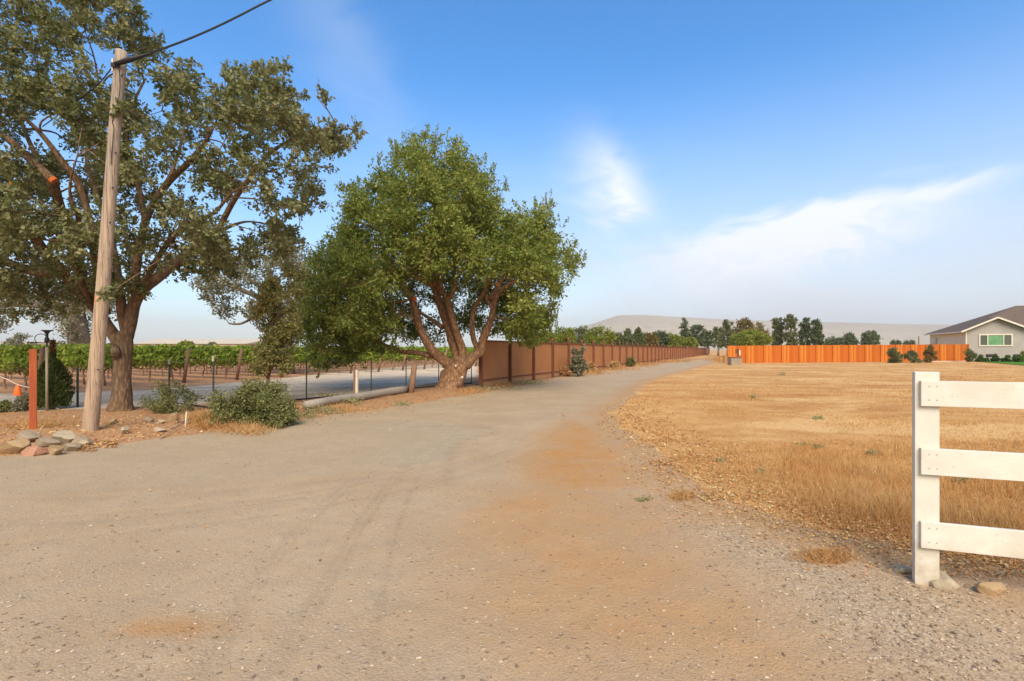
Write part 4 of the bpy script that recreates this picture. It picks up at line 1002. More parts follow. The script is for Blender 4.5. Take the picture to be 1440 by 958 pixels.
# far rows as one mass
def far_vines():
    rg = np.random.default_rng(6); V = []; 
    P_ = []
    for k in range(-2, 46):
        for j in range(0, 64):
            p = E0 + ED * (k + 2) + RD * (.9 + j * 1.85)
            near = p[1] <= 62 and not (k > 3 and j > 9) and k < 16
            if near or not in_view(p, 200) or p[1] > 130: continue
            P_.append(p)
    P_ = np.array(P_); per = 26; m = len(P_) * per; c = np.repeat(P_, per, 0)
    al = rg.uniform(-.95, .95, m); pos = np.stack([c[:, 0] + RD[0] * al, c[:, 1] + RD[1] * al, rg.uniform(.75, 1.68, m)], 1) + rg.normal(size=(m, 3)) * .08
    L = rg.uniform(.3, .5, m); A = leaf_quads(pos, unit(rg.normal(size=(m, 3))), unit(rg.normal(size=(m, 3)) + [0, -.6, .5]), L, L * .5)
    tag(npobj('distant_vine_rows', A[0], A[1], M['vineleaf'], None), kind='stuff', label='mass of green vine canopy receding behind the nearer rows', cat='vineyard')
far_vines()
# long pale building beyond the vines
def farbuilding(x0, x1, ytop, Y, lab, gable=False):
    a = P(x0, ytop, Y); b = P(x1, ytop, Y); w_ = b[0] - a[0]; h = a[2]
    c = ((a[0] + b[0]) / 2, Y + 12, 0); t = thing('pale_building', c, lab, 'building')
    MB().box((c[0], c[1], (h - 1) / 2), (w_, 24, h - 1)).build('wall', M['farwall'], t)
    m = MB(); e = .6
    y0, y1 = Y - e, Y + 24 + e; xa, xb = a[0] - e, b[0] + e; ym = (y0 + y1) / 2
    m.add([(xa, y0, h - 1.1), (xb, y0, h - 1.1), (xb, ym, h + .6), (xa, ym, h + .6), (xa, y1, h - 1.1), (xb, y1, h - 1.1), (xa, y0, h - 1.0), (xb, y0, h - 1.0)], [(0, 1, 2, 3), (3, 2, 5, 4), (0, 3, 4), (1, 5, 2)])
    m.build('roof', M['farwall'], t)
    d = MB()
    for k in range(int(w_ // 12)): d.box((a[0] + 6 + k * 12, Y - .05, 1.8), (3.4, .08, 3.2))
    d.build('doors', M['farroof'], t)
farbuilding(186, 345, 478.5, 150, 'long pale low building beyond the vineyard, right of the oak trunk')
farbuilding(-60, 28, 482, 170, 'pale low building beyond the vine rows at the far left edge')

# ================================================================== FENCES
def brown_fence():
    X = lambda Y: .46 * Y - 10.2
    t = thing('brown_fence', (X(19.4), 19.4, 0), 'long reddish brown board fence with dark posts running along the gravel road', 'fence')
    Ys = [19.4 + 2.47 * i for i in range(58)]; dv = np.array([.46, 1.0]); dv = dv / np.linalg.norm(dv); ang = math.atan2(dv[1], dv[0]); nrm = np.array([dv[1], -dv[0]])
    rg = random.Random(4)
    for i, Y in enumerate(Ys):
        x = X(Y); ph = 2.02 + rg.uniform(0, .10) + (.0 if i else -.12)
        off = nrm * .07
        pm = MB().box((x + off[0], Y + off[1], ph / 2 - .05), (.12, .12, ph + .1), ang).build('post', M['bpost'], t)
        MB().box((x + off[0], Y + off[1], ph + .035), (.115, .115, .06), ang).build('lit_post_top', M['bpostlit'], pm)
        if i == len(Ys) - 1: break
        Y2 = Ys[i + 1]; x2 = X(Y2); c = np.array([(x + x2) / 2, (Y + Y2) / 2]); L = math.hypot(x2 - x, Y2 - Y)
        gap = rg.choice((.03, .05, .06)) if i < 8 else .02
        MB().box((c[0], c[1], (1.84 + gap) / 2), (L + .002, .025, 1.84 - gap), ang).build('board_panel', M['bpanel'], t)
        q = c + nrm * .035
        MB().box((q[0], q[1], 1.86), (L - .12, .07, .055), ang).build('top_rail', M['bpost'], t)
        if i < 22: MB().box((q[0], q[1], .30), (L - .125, .035, .05), ang).build('kick_rail', M['bpost'], t)
brown_fence()

def redwood_fence():
    A = np.array([23.8, 55.0]); B = np.array([58.9, 64.3]); t = thing('redwood_fence', (A[0], A[1], 0), 'new bright orange redwood board fence across the far side of the dry field', 'fence')
    L = np.linalg.norm(B - A); d = (B - A) / L; ang = math.atan2(d[1], d[0]); nb = 15; bay = L / nb; rg = random.Random(8)
    for i in range(nb):
        m = MB(); n = 17; s0 = i * bay
        for j in range(n):
            s = s0 + (j + .5) * bay / n; p = A + d * s; h = 1.92 + .27 * s / L + rg.uniform(-.012, .012)
            o = rg.uniform(-.006, .006); m.box((p[0] + d[1] * o, p[1] - d[0] * o, h / 2 + .02), (bay / n - .008, .022, h), ang)
        m.build('board_panel', M['redwood'], t)
    for i in range(nb + 1):
        p = A + d * (i * bay); h = 1.98 + .27 * i / nb; q = p + np.array([d[1], -d[0]]) * .07
        MB().box((q[0], q[1], h / 2), (.10, .07, h), ang).build('post', M['redwoodpost'], t)
    p = (B + A * .0) - d * 4.5; 
    m = MB().box((p[0] + .2, p[1] - .35, .04), (6.5, .14, .10), ang); c = m.build('concrete_curb', M['concrete'], None, origin=(p[0], p[1], 0)); tag(c, 'pale concrete kerb strip where the redwood fence meets the lawn', 'kerb')
redwood_fence()

def white_fence():
    A = np.array([2.655, 3.195]); ph = R(-19.6); d = np.array([math.cos(ph), math.sin(ph)]); n = np.array([d[1], -d[0]])  # n points to the camera side
    if n[1] > 0: n = -n
    gz = GH(*A)
    t = thing('white_fence', (A[0], A[1], gz), 'white painted three rail wooden fence post and boards at the right edge', 'fence')
    top = CH - (523 - HZ) / FL * A[1]
    for i in range(3):
        p = A + d * 2.4 * i; MB().box((p[0], p[1], (top - .25) / 2), (.130, .045, top + .25), ph).build('post', M['white'], t, bevel=.004)
    for (yt, yb) in [(535.5, 571), (630, 667), (733, 770)]:
        z1 = CH - (yt - HZ) / FL * 3.17; z0 = CH - (yb - HZ) / FL * 3.17
        m = MB(); a = A + d * (-.042) + n * (.0225 + .0145); b = A + d * 4.9 + n * (.0225 + .0145); c = (a + b) / 2
        rail = MB().box((c[0], c[1], (z0 + z1) / 2), (np.linalg.norm(b - a), .027, z1 - z0), ph).build('rail', M['white'], t, bevel=.003)
        nl = MB()
        for q in (.02, .06):
            for zz in (.25, .78):
                p = A + d * (q - .02) + n * (.0225 + .028); z = z0 + (z1 - z0) * zz; nl.tube([np.array([p[0], p[1], z]), np.array([p[0] + n[0] * .002, p[1] + n[1] * .002, z])], [.0035, .003], 8)
        nl.build('nail_heads', M['nail'], rail)
white_fence()

def wire_fence():
    posts = [(109, 573, 517, .05), (238, 566, 506, .045), (300, 575, 501, .04), (431, 562, 506, .035), (522, 553, 504, .035), (571, 547.5, 504, .035), (617, 544, 512, .035), (663, 542, 513, .035)]
    p0 = G(109, 573); t = thing('wire_fence', (p0[0], p0[1], 0), 'thin wire fence on dark green steel posts between the verge and the driveway', 'fence')
    tops = []; 
    for i, (x, yb, yt, w_) in enumerate(posts):
        b = G(x, yb); Y = b[1]; h = CH - (yt - HZ) / FL * Y; z0 = GH(b[0], b[1]) - .1
        pm = MB().box((b[0], Y, (h + z0) / 2), (w_, .012, h - z0)).box((b[0], Y + .018, (h + z0) / 2), (.012, .034, h - z0)).build('post', M['steel'], t)
        if i in (1, 2): MB().box((b[0], Y, h - .06), (w_ + .006, .05, .14)).build('post_tip', M['steeltop'], pm)
        tops.append((b[0], Y, h))
    ext = np.array(tops[0]); tops = [(ext[0] - 5.5, ext[1] - .8, ext[2])] + tops
    w_ = MB()
    for f in (.12, .4, .68, .95):
        w_.tube([(a, b, h * f) for a, b, h in tops], .0035, 4, False)
    w_.build('wire', M['wire'], t)
    hs = MB().tube([(a, b - .05, GH(a, b) + .03) for a, b, h in tops[2:]], .022, 6);  # thin black tube following the ground just in front of the posts
    tag(hs.build('black_tube', M['black'], None, True, origin=tops[2][:2] + (0,)), 'thin black tube lying along the foot of the wire fence', 'pipe')
wire_fence()

# white flaking square post and the leaning post with the fallen pole
b = G(500, 563); t = MB().box((b[0] - .02, b[1], .43), (.06, .10, .96)).build('old_wood_post', M['postwood'], None, origin=(b[0], b[1], 0))
t2 = MB().box((b[0] + .045, b[1] - .003, .43), (.06, .10, .95)).build('painted_face', M['stake'], t); t2.location = (0, 0, 0)
tag(t, 'short square wooden post with a pale painted side, standing over the fallen log', 'post')
b = G(577.5, 555); a0 = np.array([b[0], b[1], -.05]); a1 = P(583, 512, b[1] + .1)
t = MB().tube([a0, (a0 + a1) / 2, a1], [.10, .097, .093], 10).build('leaning_post', M['postwood'], None, True, origin=(b[0], b[1], 0)); tag(t, 'leaning round brown post at the right end of the fallen log', 'post')
p1 = G(430, 580); p2 = G(574, 554); zz = .13
path = [np.array([p1[0] + (p2[0] - p1[0]) * f, p1[1] + (p2[1] - p1[1]) * f, GH(p1[0] + (p2[0] - p1[0]) * f, p1[1] + (p2[1] - p1[1]) * f) + zz]) for f in np.linspace(0, 1, 8)]
t = MB().tube(path, np.linspace(.095, .12, 8), 14, True, .03).build('fallen_log', M['logwood'], None, True, origin=(p1[0], p1[1], 0)); tag(t, 'long weathered grey log lying on the verge along the road', 'log')

# ================================================================== UTILITY POLE
def utility_pole():
    Y = 8.75; b = P(126, 612, Y); top = P(172, 72, Y)
    t = thing('utility_pole', (b[0], b[1], 0), 'leaning weathered wooden utility pole in front of the big oak', 'utility pole')
    n = 26; pts = [b + (top - b) * f + np.array([.015 * math.sin(f * 5), 0, 0]) for f in np.linspace(-.04, 1, n)]
    MB().tube(pts, [.125, .112, .107, .103, .099, .095, .092, .088], 24, True, .015).build('shaft', M['pole'], t, True)
    ax = (top - b) / np.linalg.norm(top - b)
    for k, (f, sd_) in enumerate([(.93, 1), (.86, 1), (.80, -1), (.73, 1), (.64, 1), (.55, 1), (.47, -1), (.38, 1), (.27, -1), (.17, 1)]):
        p = b + (top - b) * f; r = .105 * (1 - .2 * f)
        MB().tube([p + np.array([sd_ * r * .7, -.05, 0]), p + np.array([sd_ * (r + .035), -.09, .012])], [.009, .009], 6).build('step_bolt', M['black'], t)
    w_ = []; 
    for f in np.linspace(.965, .70, 18): w_.append(b + (top - b) * f + np.array([.05 + .05 * math.sin(f * 30) * (f > .8), -.098, 0]))
    MB().tube(w_, .006, 5, False).build('down_wire', M['cable'], t, True)
    pm = b + (top - b) * .955
    cl = MB().box((pm[0] - .02, pm[1] - .10, pm[2]), (.12, .05, .07)); cl.build('cable_clamp', M['black'], t)
    st = MB().box((pm[0] - .09, pm[1] - .05, pm[2] + .02), (.02, .06, .22)); st.build('white_strap', M['stake'], t)
    # overhead cable: comes in from a pole out of the frame at the upper right, splice near our pole, goes on down into the oak
    hk = pm + np.array([0, -.13, 0]); far = P(378, 1, 8.9); d = (far - hk)
    pts = [hk + d * f - np.array([0, 0, .10 * math.sin(math.pi * min(f, 1))]) for f in np.linspace(0, 3.0, 30)]
    c = MB().tube(pts, .0125, 8, True); c.tube([p + np.array([0, .01, .03]) for p in pts], .006, 6, True)
    c.tube([pts[0] + (pts[1] - pts[0]) * f for f in (0, .8, 2.4)], [.035, .045, .015], 10)
    e = P(128, 128, 9.4); e2 = P(60, 178, 11.0)
    c.tube([hk, hk + (e - hk) * .5 - np.array([0, 0, .03]), e, e2], .011, 6, True)
    tag(c.build('overhead_cable', M['cable'], None, True, origin=tuple(hk)), 'black overhead cable fixed near the top of the leaning utility pole', 'cable')
utility_pole()

# ================================================================== LEFT GROUP: red post, lamp, rope flag
b = G(46.5, 610); Y = b[1]; h = CH - (491 - HZ) / FL * Y
t = MB().box((b[0], Y, h / 2 - .05), (.10, .10, h + .1), R(42)).build('red_wood_post', M['redpost'], None, origin=(b[0], Y, 0), bevel=.004); tag(t, 'square red brown stained post standing on the soil near the left edge', 'post')
def lamp():
    Y = 12.2; b = P(66, HZ, Y); g0 = GH(b[0], Y); t = thing('garden_lamp', (b[0], Y, g0), 'black garden lamp on a slim pole with a curled bracket beside the narrow conifer', 'lamp')
    zt = CH - (464 - HZ) / FL * Y; z1 = CH - (494 - HZ) / FL * Y
    MB().tube([(b[0], Y, 0), (b[0], Y, z1 + .1)], [.028, .028], 8).build('wooden_stake', M['greywood'], t, True)
    MB().tube([(b[0], Y, z1 - .25), (b[0], Y, zt - .1)], [.018, .018], 8).lathe((b[0], Y, zt - .32), [(.0, 0), (.05, .01), (.05, .10), (.03, .14), (.03, .2)], 12).build('pole', M['black'], t, True)
    MB().lathe((b[0], Y, zt - .12), [(.03, 0), (.035, .03), (.06, .07), (.11, .10), (.11, .115), (0, .118)], 18).build('lamp_head', M['black'], t, True)
    q = [(b[0] + math.cos(a) * .15 - .15, Y, zt - .22 + math.sin(a) * .12) for a in np.linspace(0, math.pi * 1.25, 14)]
    MB().tube(q, .009, 6).build('curled_bracket', M['black'], t, True)
    MB().lathe((b[0] - .32, Y, zt - .33), [(0, .0), (.13, .01), (.15, .03), (.13, .03), (0, .02)], 14).tube([(b[0], Y, zt - .31), (b[0] - .32, Y, zt - .31)], .008, 6).build('tray', M['black'], t, True)
lamp()
Yr = 9.4
ra_, rb_, rc_ = P(-60, 515, Yr), P(25, 541, Yr), P(46, 546, 8.95)
t = MB().tube(smooth_path([ra_, P(0, 530, Yr), rb_, rc_], 6), .009, 6).build('rope', M['rope'], None, True, origin=tuple(rb_)); tag(t, 'slack pale rope tied to the red post and running out at the left edge', 'rope')
f = P(25, 541, Yr - .01); t = MB().lathe((f[0], f[1], f[2] - .205), [(.062, 0), (.064, .015), (.05, .08), (.035, .17), (.026, .19), (0, .192)], 16).build('warning_cone', M['flag'], None, True, origin=tuple(f)); tag(t, 'small bright orange cone shaped marker hanging on the pale rope', 'marker')
b = G(260.5, 604); t = MB().beam((b[0], b[1], -.05), (b[0] + .03, b[1], .33), .03, .02, up=(0, 1, 0)).build('survey_stake', M['stake'], None, origin=(b[0], b[1], 0)); tag(t, 'thin white stake stuck in the soil beside the straw heap', 'stake')
for i, (x0, y0, x1, y1, lab) in enumerate([(225, 618, 262, 603, 'lower pale bare stick lying on the soil by the white stake'), (240, 608, 290, 590, 'upper pale bare stick leaning toward the straw heap')]):
    a, c = G(x0, y0), G(x1, y1); m_ = MB().tube([(a[0], a[1], GH(*a) + .02), ((a[0] + c[0]) / 2, (a[1] + c[1]) / 2, GH(*a) + .08), (c[0], c[1], GH(*c) + .12)], [.012, .010, .006], 5)
    tag(m_.build('bare_stick', M['twig'], None, True, origin=(a[0], a[1], 0)), lab, 'stick')

# ---------------------------------------------------------------- rocks
def rock(cx, cy, wpx, hpx, material, label, seed, depth=.7, group=None, sink=.25, name='rock'):
    yb = cy + hpx / 2; b = G(cx, yb); Y = b[1]; W = wpx * 1.12 / FL * Y; H = hpx * (1.02 if sink < .5 else .8) / FL * Y
    import bmesh
    bm = bmesh.new(); bmesh.ops.create_icosphere(bm, subdivisions=4, radius=1); rg = np.random.default_rng(seed)
    planes = unit(rg.normal(size=(13, 3))); dd = rg.uniform(.42, .8, 13)
    ofs = rg.uniform(0, 50)
    for v in bm.verts:
        p = np.array(v.co)
        for n_, q in zip(planes, dd):
            e = p @ n_ - q
            if e > 0: p = p - n_ * e * .97
        n1 = float(fbm(np.array([p[0] * 2.2 + p[2] * 1.7 + ofs]), np.array([p[1] * 2.2 - p[2] * 1.3]), seed)[0]); p = p * (1 + .18 * n1)
        v.co = p
    bm.transform(Matrix.Diagonal((W / 2 * 1.12, W / 2 * depth * 1.1, H / 2 * (1 + sink) * 1.15, 1)))
    me = bpy.data.meshes.new(name); bm.to_mesh(me); bm.free(); me.materials.append(material)
    me.polygons.foreach_set('use_smooth', [True] * len(me.polygons))
    o = bpy.data.objects.new(name, me); COL.objects.link(o); o.location = (b[0], b[1] + W * .25, GH(b[0], b[1]) + H * .5 - H * sink * .35); o.rotation_euler = (0, 0, rg.uniform(-.3, .3))
    return tag(o, label, 'rock', group)
RK = [(9, 629, 32, 24, 'rock_tan', 'rounded tan boulder at the very left of the rock border'), (27, 622, 34, 17, 'rock_grey', 'flat grey rock on top, second from the left in the rock border'),
      (42, 634, 34, 17, 'rock_red', 'reddish pink rock in the lower row of the border'), (58, 624, 26, 16, 'rock_grey', 'grey rock wedged behind the reddish one in the border'),
      (73, 634, 23, 14, 'rock_tan', 'small tan rock in the lower row between the reddish and grey ones'), (86, 619, 34, 19, 'rock_pale', 'largest pale angular rock at the top of the border'),
      (95, 630, 24, 12, 'rock_grey', 'grey rock under the largest pale rock'), (106, 621, 24, 16, 'rock_grey', 'dark grey rock between the pale rock and the utility pole'), (116, 625, 15, 8, 'rock_pale', 'small whitish rock at the foot of the utility pole')]
for i, q in enumerate(RK): rock(*q[:4], M[q[4]], q[5], 200 + i, group='rocks bordering the soil bank')
RK2 = [(171, 611, 15, 9, 'rock_pale', 'small pale rock on the soil right of the utility pole'), (222, 608, 15, 7, 'rock_pale', 'flat whitish rock lying on the soil near the pale sticks'), (241, 588, 18, 13, 'rock_tan', 'tan rock behind the white stake'),
       (256, 598, 20, 6, 'rock_grey', 'flat grey slab just behind the white stake'), (157, 599, 16, 8, 'rock_tan', 'low tan rock on the soil between the utility pole and the oak trunk'), (206, 592, 14, 7, 'rock_grey', 'small grey rock on the soil right of the oak trunk'), (224, 597, 12, 6, 'rock_pale', 'small pale rock in the middle of the soil bank')]
for i, q in enumerate(RK2): rock(*q[:4], M[q[4]], q[5], 230 + i, group='rocks scattered on the soil bank')
rock(1409, 831, 37, 20, M['rock_tan'], 'angular tan stone on the gravel right of the white post', 260, .6)
rock(1332, 818, 48, 18, M['rock_pale'], 'pale broken concrete lump at the right foot of the white post', 261, .7, sink=.9, name='concrete_lump')
rock(1276, 801, 28, 12, M['rock_pale'], 'pale flat concrete lump behind the left foot of the white post', 262, .7, sink=.9, name='concrete_lump')
rock(1412, 808, 14, 8, M['rock_grey'], 'small grey stone behind the angular tan stone', 263, .7)

# ================================================================== HOUSE
def house():
    C0 = np.array([59.3, 65.0]); u = np.array([.89, -.457]); u = u / np.linalg.norm(u); v = np.array([-u[1], u[0]])
    ang = math.atan2(u[1], u[0])
    W = lambda s, t_, z: (C0[0] + u[0] * s + v[0] * t_, C0[1] + u[1] * s + v[1] * t_, z)
    t = thing('house', (C0[0], C0[1], 0), 'single storey grey house with brown shingle roof and cream trim at the right edge', 'house')
    H, sl = 4.1, .50; Lw, D = 26.0, 16.2; gw = 5.9; pk = H + gw / 2 * sl
    # walls
    m = MB(); m.add([W(0, 0, 0), W(gw, 0, 0), W(gw, 0, H - .02), W(gw / 2, 0, pk - .06), W(0, 0, H - .02), W(0, .18, 0), W(gw, .18, 0), W(gw, .18, H - .02), W(gw / 2, .18, pk - .06), W(0, .18, H - .02)],
                    [(0, 1, 2, 3, 4), (5, 9, 8, 7, 6), (0, 4, 9, 5), (1, 6, 7, 2)])
    m.build('gable_wall', M['stucco'], t)
    a = MB(); a.add([W(-.003, .0, 0), W(-.003, D, 0), W(-.003, D, H), W(-.003, 0, H), W(.2, .0, 0), W(.2, D, 0), W(.2, D, H), W(.2, 0, H)], [(0, 3, 2, 1), (4, 5, 6, 7), (1, 2, 6, 5)]); a.build('side_wall', M['stucco_tan'], t)
    mm = MB(); c = W((gw + Lw) / 2, D / 2 + 1.2, H / 2); mm.box(c, (Lw - gw, D - 2.4, H - .02), ang); mm.box(W(gw / 2 + .1, D / 2 + .4, H / 2 - .02), (gw - .25, D - 1.2, H - .05), ang); mm.build('main_wall', M['stucco'], t)
    # roof: hip main with front gable wing
    e = .65; ze = H - e * .42 + .15; hs = .44; k = (D + 2 * e) / 2; zr = ze + k * hs
    A, B_, C_, D_ = W(-e, -e + 1.0, ze), W(Lw, -e + 1.0, ze), W(Lw, D + e, ze), W(-e, D + e, ze)
    k2 = (D + 2 * e - 1) / 2; R1 = W(-e + k2, -e + 1 + k2, ze + k2 * hs); R2 = W(Lw - k2, -e + 1 + k2, ze + k2 * hs)
    r = MB(); r.add([A, B_, C_, D_, R1, R2], [(0, 1, 5, 4), (1, 2, 5), (2, 3, 4, 5), (3, 0, 4), (0, 3, 2, 1)])
    gp = pk + .12; eo = .6; ge = gp - (gw / 2 + eo) * sl
    r.add([W(-eo, -.55, ge), W(gw / 2, -.55, gp), W(gw + eo, -.55, ge), W(-eo, 5.5, ge), W(gw / 2, 7.5, gp), W(gw + eo, 5.5, ge)], [(0, 1, 4, 3), (1, 2, 5, 4)])
    ro = r.build('roof', M['roof'], t)
    tr = MB()
    tr.beam(W(-eo, -.57, ge - .09), W(gw / 2, -.57, gp - .09), .20, .04); tr.beam(W(gw / 2, -.57, gp - .09), W(gw + eo, -.57, ge - .09), .20, .04)
    tr.beam(W(-eo - .02, -.55, ge - .08), W(-e - .02, D + e, ze - .08), .18, .05); tr.build('roof_trim', M['trim'], t)
    sk = MB(); sc_ = np.array(R1) + np.array([u[0], u[1], 0]) * 1.4 - np.array([v[0], v[1], 0]) * 1.3; sk.box((sc_[0], sc_[1], R1[2] - .50), (1.3, .9, .12), M=Matrix.Rotation(ang, 3, 'Z') @ Matrix.Rotation(math.atan(hs), 3, 'X')); sk.build('skylight', M['trim'], ro)
    # window
    z1 = CH + (HZ - 470) / FL * 63.8; z0 = CH + (HZ - 487) / FL * 63.8; s0, s1 = 1.25, 4.5
    fr = MB(); fr.beam(W(s0, -.04, z1 - .07), W(s1, -.04, z1 - .07), .14, .08); fr.beam(W(s0, -.04, z0 + .07), W(s1, -.04, z0 + .07), .14, .08)
    for s in (s0 + .07, s0 + .86, s1 - .86, s1 - .07): fr.beam(W(s, -.045, z0 + .141), W(s, -.045, z1 - .141), .13 if s in (s0 + .07, s1 - .07) else .09, .08, up=(u[0], u[1], 0))
    fo = fr.build('window', M['trim'], t)
    for (a_, b_, mt) in ((s0 + .14, s0 + .81, 'glass'), (s0 + .91, s1 - .91, 'glassgreen'), (s1 - .81, s1 - .14, 'glass')):
        MB().box(W((a_ + b_) / 2, -.015, (z0 + z1) / 2), (b_ - a_, .02, z1 - z0 - .28), ang).build('pane', M[mt], fo)
    w2 = MB().box(W(-.03, 13.0, 2.6), (.05, 1.2, 1.5), ang).build('side_window', M['glass'], t)
    for s in (2.3, 4.9):
        MB().box(W(s, -.02, .75), (.7, .04, .35), ang).build('crawl_vent', M['black'], t)
    cb = MB().beam(W(-.03, -.03, 0), W(-.03, -.03, H - .1), .12, .12, up=(1, 0, 0)); cb.build('corner_board', M['stucco_tan'], t)
    # lawn: a low green bed with a real edge
    pw = [W(.4, -.6, 0)[:2], W(14, -.6, 0)[:2], (74, 48), (56, 45.5), tuple(G(1440, 514.5)), tuple(G(1400, 511)), tuple(G(1374, 509))][::-1]
    V = [(x_, y_, .06) for x_, y_ in pw] + [(x_, y_, -.05) for x_, y_ in pw]; n = len(pw)
    lm = MB().add(V, [tuple(range(n))] + [(i, n + i, n + (i + 1) % n, (i + 1) % n) for i in range(n)]); tag(lm.build('lawn', M['lawn'], None), kind='structure')
    rg = np.random.default_rng(9); m_ = 9000; s = rg.uniform(.4, 13, m_); q = rg.uniform(-4.6, -.7, m_); ok = (q > -3.0 - (s - .4) * .4)
    s, q = s[ok], q[ok]; pos = np.stack([C0[0] + u[0] * s + v[0] * q, C0[1] + u[1] * s + v[1] * q, np.full(len(s), .05)], 1)
    Lg = rg.uniform(.06, .12, len(s)); A_ = leaf_quads(pos, unit(rg.normal(size=(len(s), 3)) * .4 + [0, 0, 1]), unit(rg.normal(size=(len(s), 3))), Lg, Lg * .3)
    tag(npobj('lawn_grass', *A_, M['hedge'], None), kind='stuff', label='short green grass in front of the house', cat='grass')
house()

# small wooden bin with a meter post by the left end of the redwood fence
Yb = 48.0; b = P(1036, HZ, Yb); t = thing('wooden_bin', (b[0], Yb, 0), 'weathered grey slatted wooden bin before the left end of the redwood fence', 'bin')
m = MB()
for i in range(7): m.box((b[0] - .42 + i * .14, Yb, .38), (.125, .03, .76))
m.build('front_slats', M['greywood'], t)
m = MB().box((b[0] - .5, Yb + .4, .38), (.03, .82, .76)).box((b[0] + .5, Yb + .4, .38), (.03, .82, .76)).box((b[0], Yb + .8, .38), (1.0, .03, .76)); m.build('side_boards', M['greywood'], t)
MB().box((b[0], Yb + .38, .78), (1.1, .95, .04)).build('lid', M['postwood'], t)
b = P(1038, HZ, 51); t = thing('meter_post', (b[0], 51, 0), 'dark meter post with a pale box behind the slatted bin', 'post')
MB().box((b[0], 51, .8), (.10, .10, 1.6)).build('post', M['bpost'], t); MB().box((b[0] - .16, 51, 1.35), (.16, .12, .45)).build('meter_box', M['bpost'], t); MB().box((b[0] + .12, 50.93, 1.2), (.12, .1, .5)).build('pale_box', M['stake'], t)
b = P(1015, HZ, 56); t = MB().box((b[0] - .25, 56, .45), (.07, .07, .9)).box((b[0] + .25, 56, .45), (.07, .07, .9)).box((b[0], 56, .7), (.43, .03, .10)).build('low_barrier', M['redwoodpost'], None, origin=(b[0], 56, 0)); tag(t, 'low orange brown barrier at the far end of the gravel road', 'barrier')

# ================================================================== GROUND COVER (uncountable stuff)
def sample_screen(n, x0, x1, y0, y1, rg):
    """points spread so that near ground gets more: uniform in view angle"""
    px = rg.uniform(x0, x1, n); py = rg.uniform(y0, y1, n); Y = CH * FL / (py - HZ); return (px - 720) / FL * Y, Y
def grass():
    rg = np.random.default_rng(21)
    xs, ys = [], []
    for n, a in ((70000, (860, 1560, 530, 790)), (36000, (880, 1600, 512, 600)), (26000, (1100, 1560, 620, 770))):
        x, y = sample_screen(n, *a, rg); xs.append(x); ys.append(y)
    x = np.concatenate(xs); y = np.concatenate(ys); sd_ = sdist(x + .3 * fbm(x * 1.7, y * 1.7, 21), y + .3 * fbm(x * 1.7, y * 1.7, 31), FIELD); keep = (sd_ > .12) & (y < 53)
    patch = fbm(x * .6, y * .6, 61, 4); keep &= rg.uniform(0, 1, len(x)) < .55 + 1.6 * patch + .2
    x, y, sd_, patch = x[keep], y[keep], sd_[keep], patch[keep]; r = np.hypot(x, y)
    tall = sstep(.15, .75, sd_) * (1 - sstep(4.2, 9.5, y + 3.5 * fbm(x * .8, y * .8, 71))) * sstep(1.8, 2.8, x + fbm(x, y, 72))
    h = (.03 + .02 * np.clip(patch * 4 + .5, 0, 1.2)) + tall * .06 * (1 + patch); h *= rg.uniform(.4, 1.5, len(x)) * (1 + .9 * fbm(x * 4, y * 4, 73, 3)); h *= np.clip(1 + r * .006, 1, 1.4)
    wdt = np.maximum(.0016, r * .00042)
    pos = np.stack([x, y, ground_h(x, y) - .005], 1); lean = rg.normal(size=(len(x), 3)) * .45 + np.array([.1, 0, 0]); lean[:, 2] = 1; d = unit(lean)
    side = unit(np.stack([rg.normal(size=len(x)), rg.normal(size=len(x)) * .5, np.zeros(len(x))], 1))
    tip = pos + d * h[:, None]; bend = unit(rg.normal(size=(len(x), 3)))
    V = np.stack([pos - side * wdt[:, None], pos + side * wdt[:, None], tip + bend * (h * .25)[:, None]], 1).reshape(-1, 3)
    tag(npobj('dry_grass', V, np.arange(len(V)).reshape(-1, 3), M['straw'], None), kind='stuff', label='dry golden grass covering the field', cat='grass')
    # verge straw heap and tufts
    P_ = []
    for (cx, cy, wx_, wy_, n, hh) in [(292, 597, 24, 8, 1700, .12), (1160, 785, 30, 8, 1000, .015), (55, 600, 40, 5, 700, .06), (960, 700, 14, 4, 300, .03), (700, 541, 18, 3, 500, .12), (660, 552, 20, 3, 300, .08), (345, 606, 30, 6, 900, .10), (470, 577, 50, 4, 700, .06), (830, 526, 20, 2, 500, .2), (900, 514, 20, 1.5, 600, .2), (860, 520, 30, 2, 500, .2), (940, 509, 30, 1, 600, .25), (1010, 507, 14, 2, 500, .3)]:
        px = cx + rg.normal(size=n) * wx_ * .6; py = np.maximum(cy + rg.normal(size=n) * wy_ * .6, HZ + 10); Y = CH * FL / (py - HZ); P_.append(np.stack([(px - 720) / FL * Y, Y, np.full(n, hh)], 1))
    q = np.vstack(P_); x, y, h = q.T; n = len(x); r = np.hypot(x, y); h = h * rg.uniform(.4, 1.5, n)
    lean = rg.normal(size=(n, 3)) * .9; lean[:, 2] = .8; d = unit(lean); wdt = np.maximum(.0022, r * .00045); L = h * 1.3 + .05
    pos = np.stack([x, y, ground_h(x, y) + rg.uniform(0, .35, n) * h], 1); side = unit(np.cross(d, rg.normal(size=(n, 3))))
    V = np.stack([pos - side * wdt[:, None], pos + side * wdt[:, None], pos + d * L[:, None]], 1).reshape(-1, 3)
    tag(npobj('straw', V, np.arange(len(V)).reshape(-1, 3), M['straw'], None), kind='stuff', label='loose dry straw in small heaps along the verges', cat='straw')
grass()
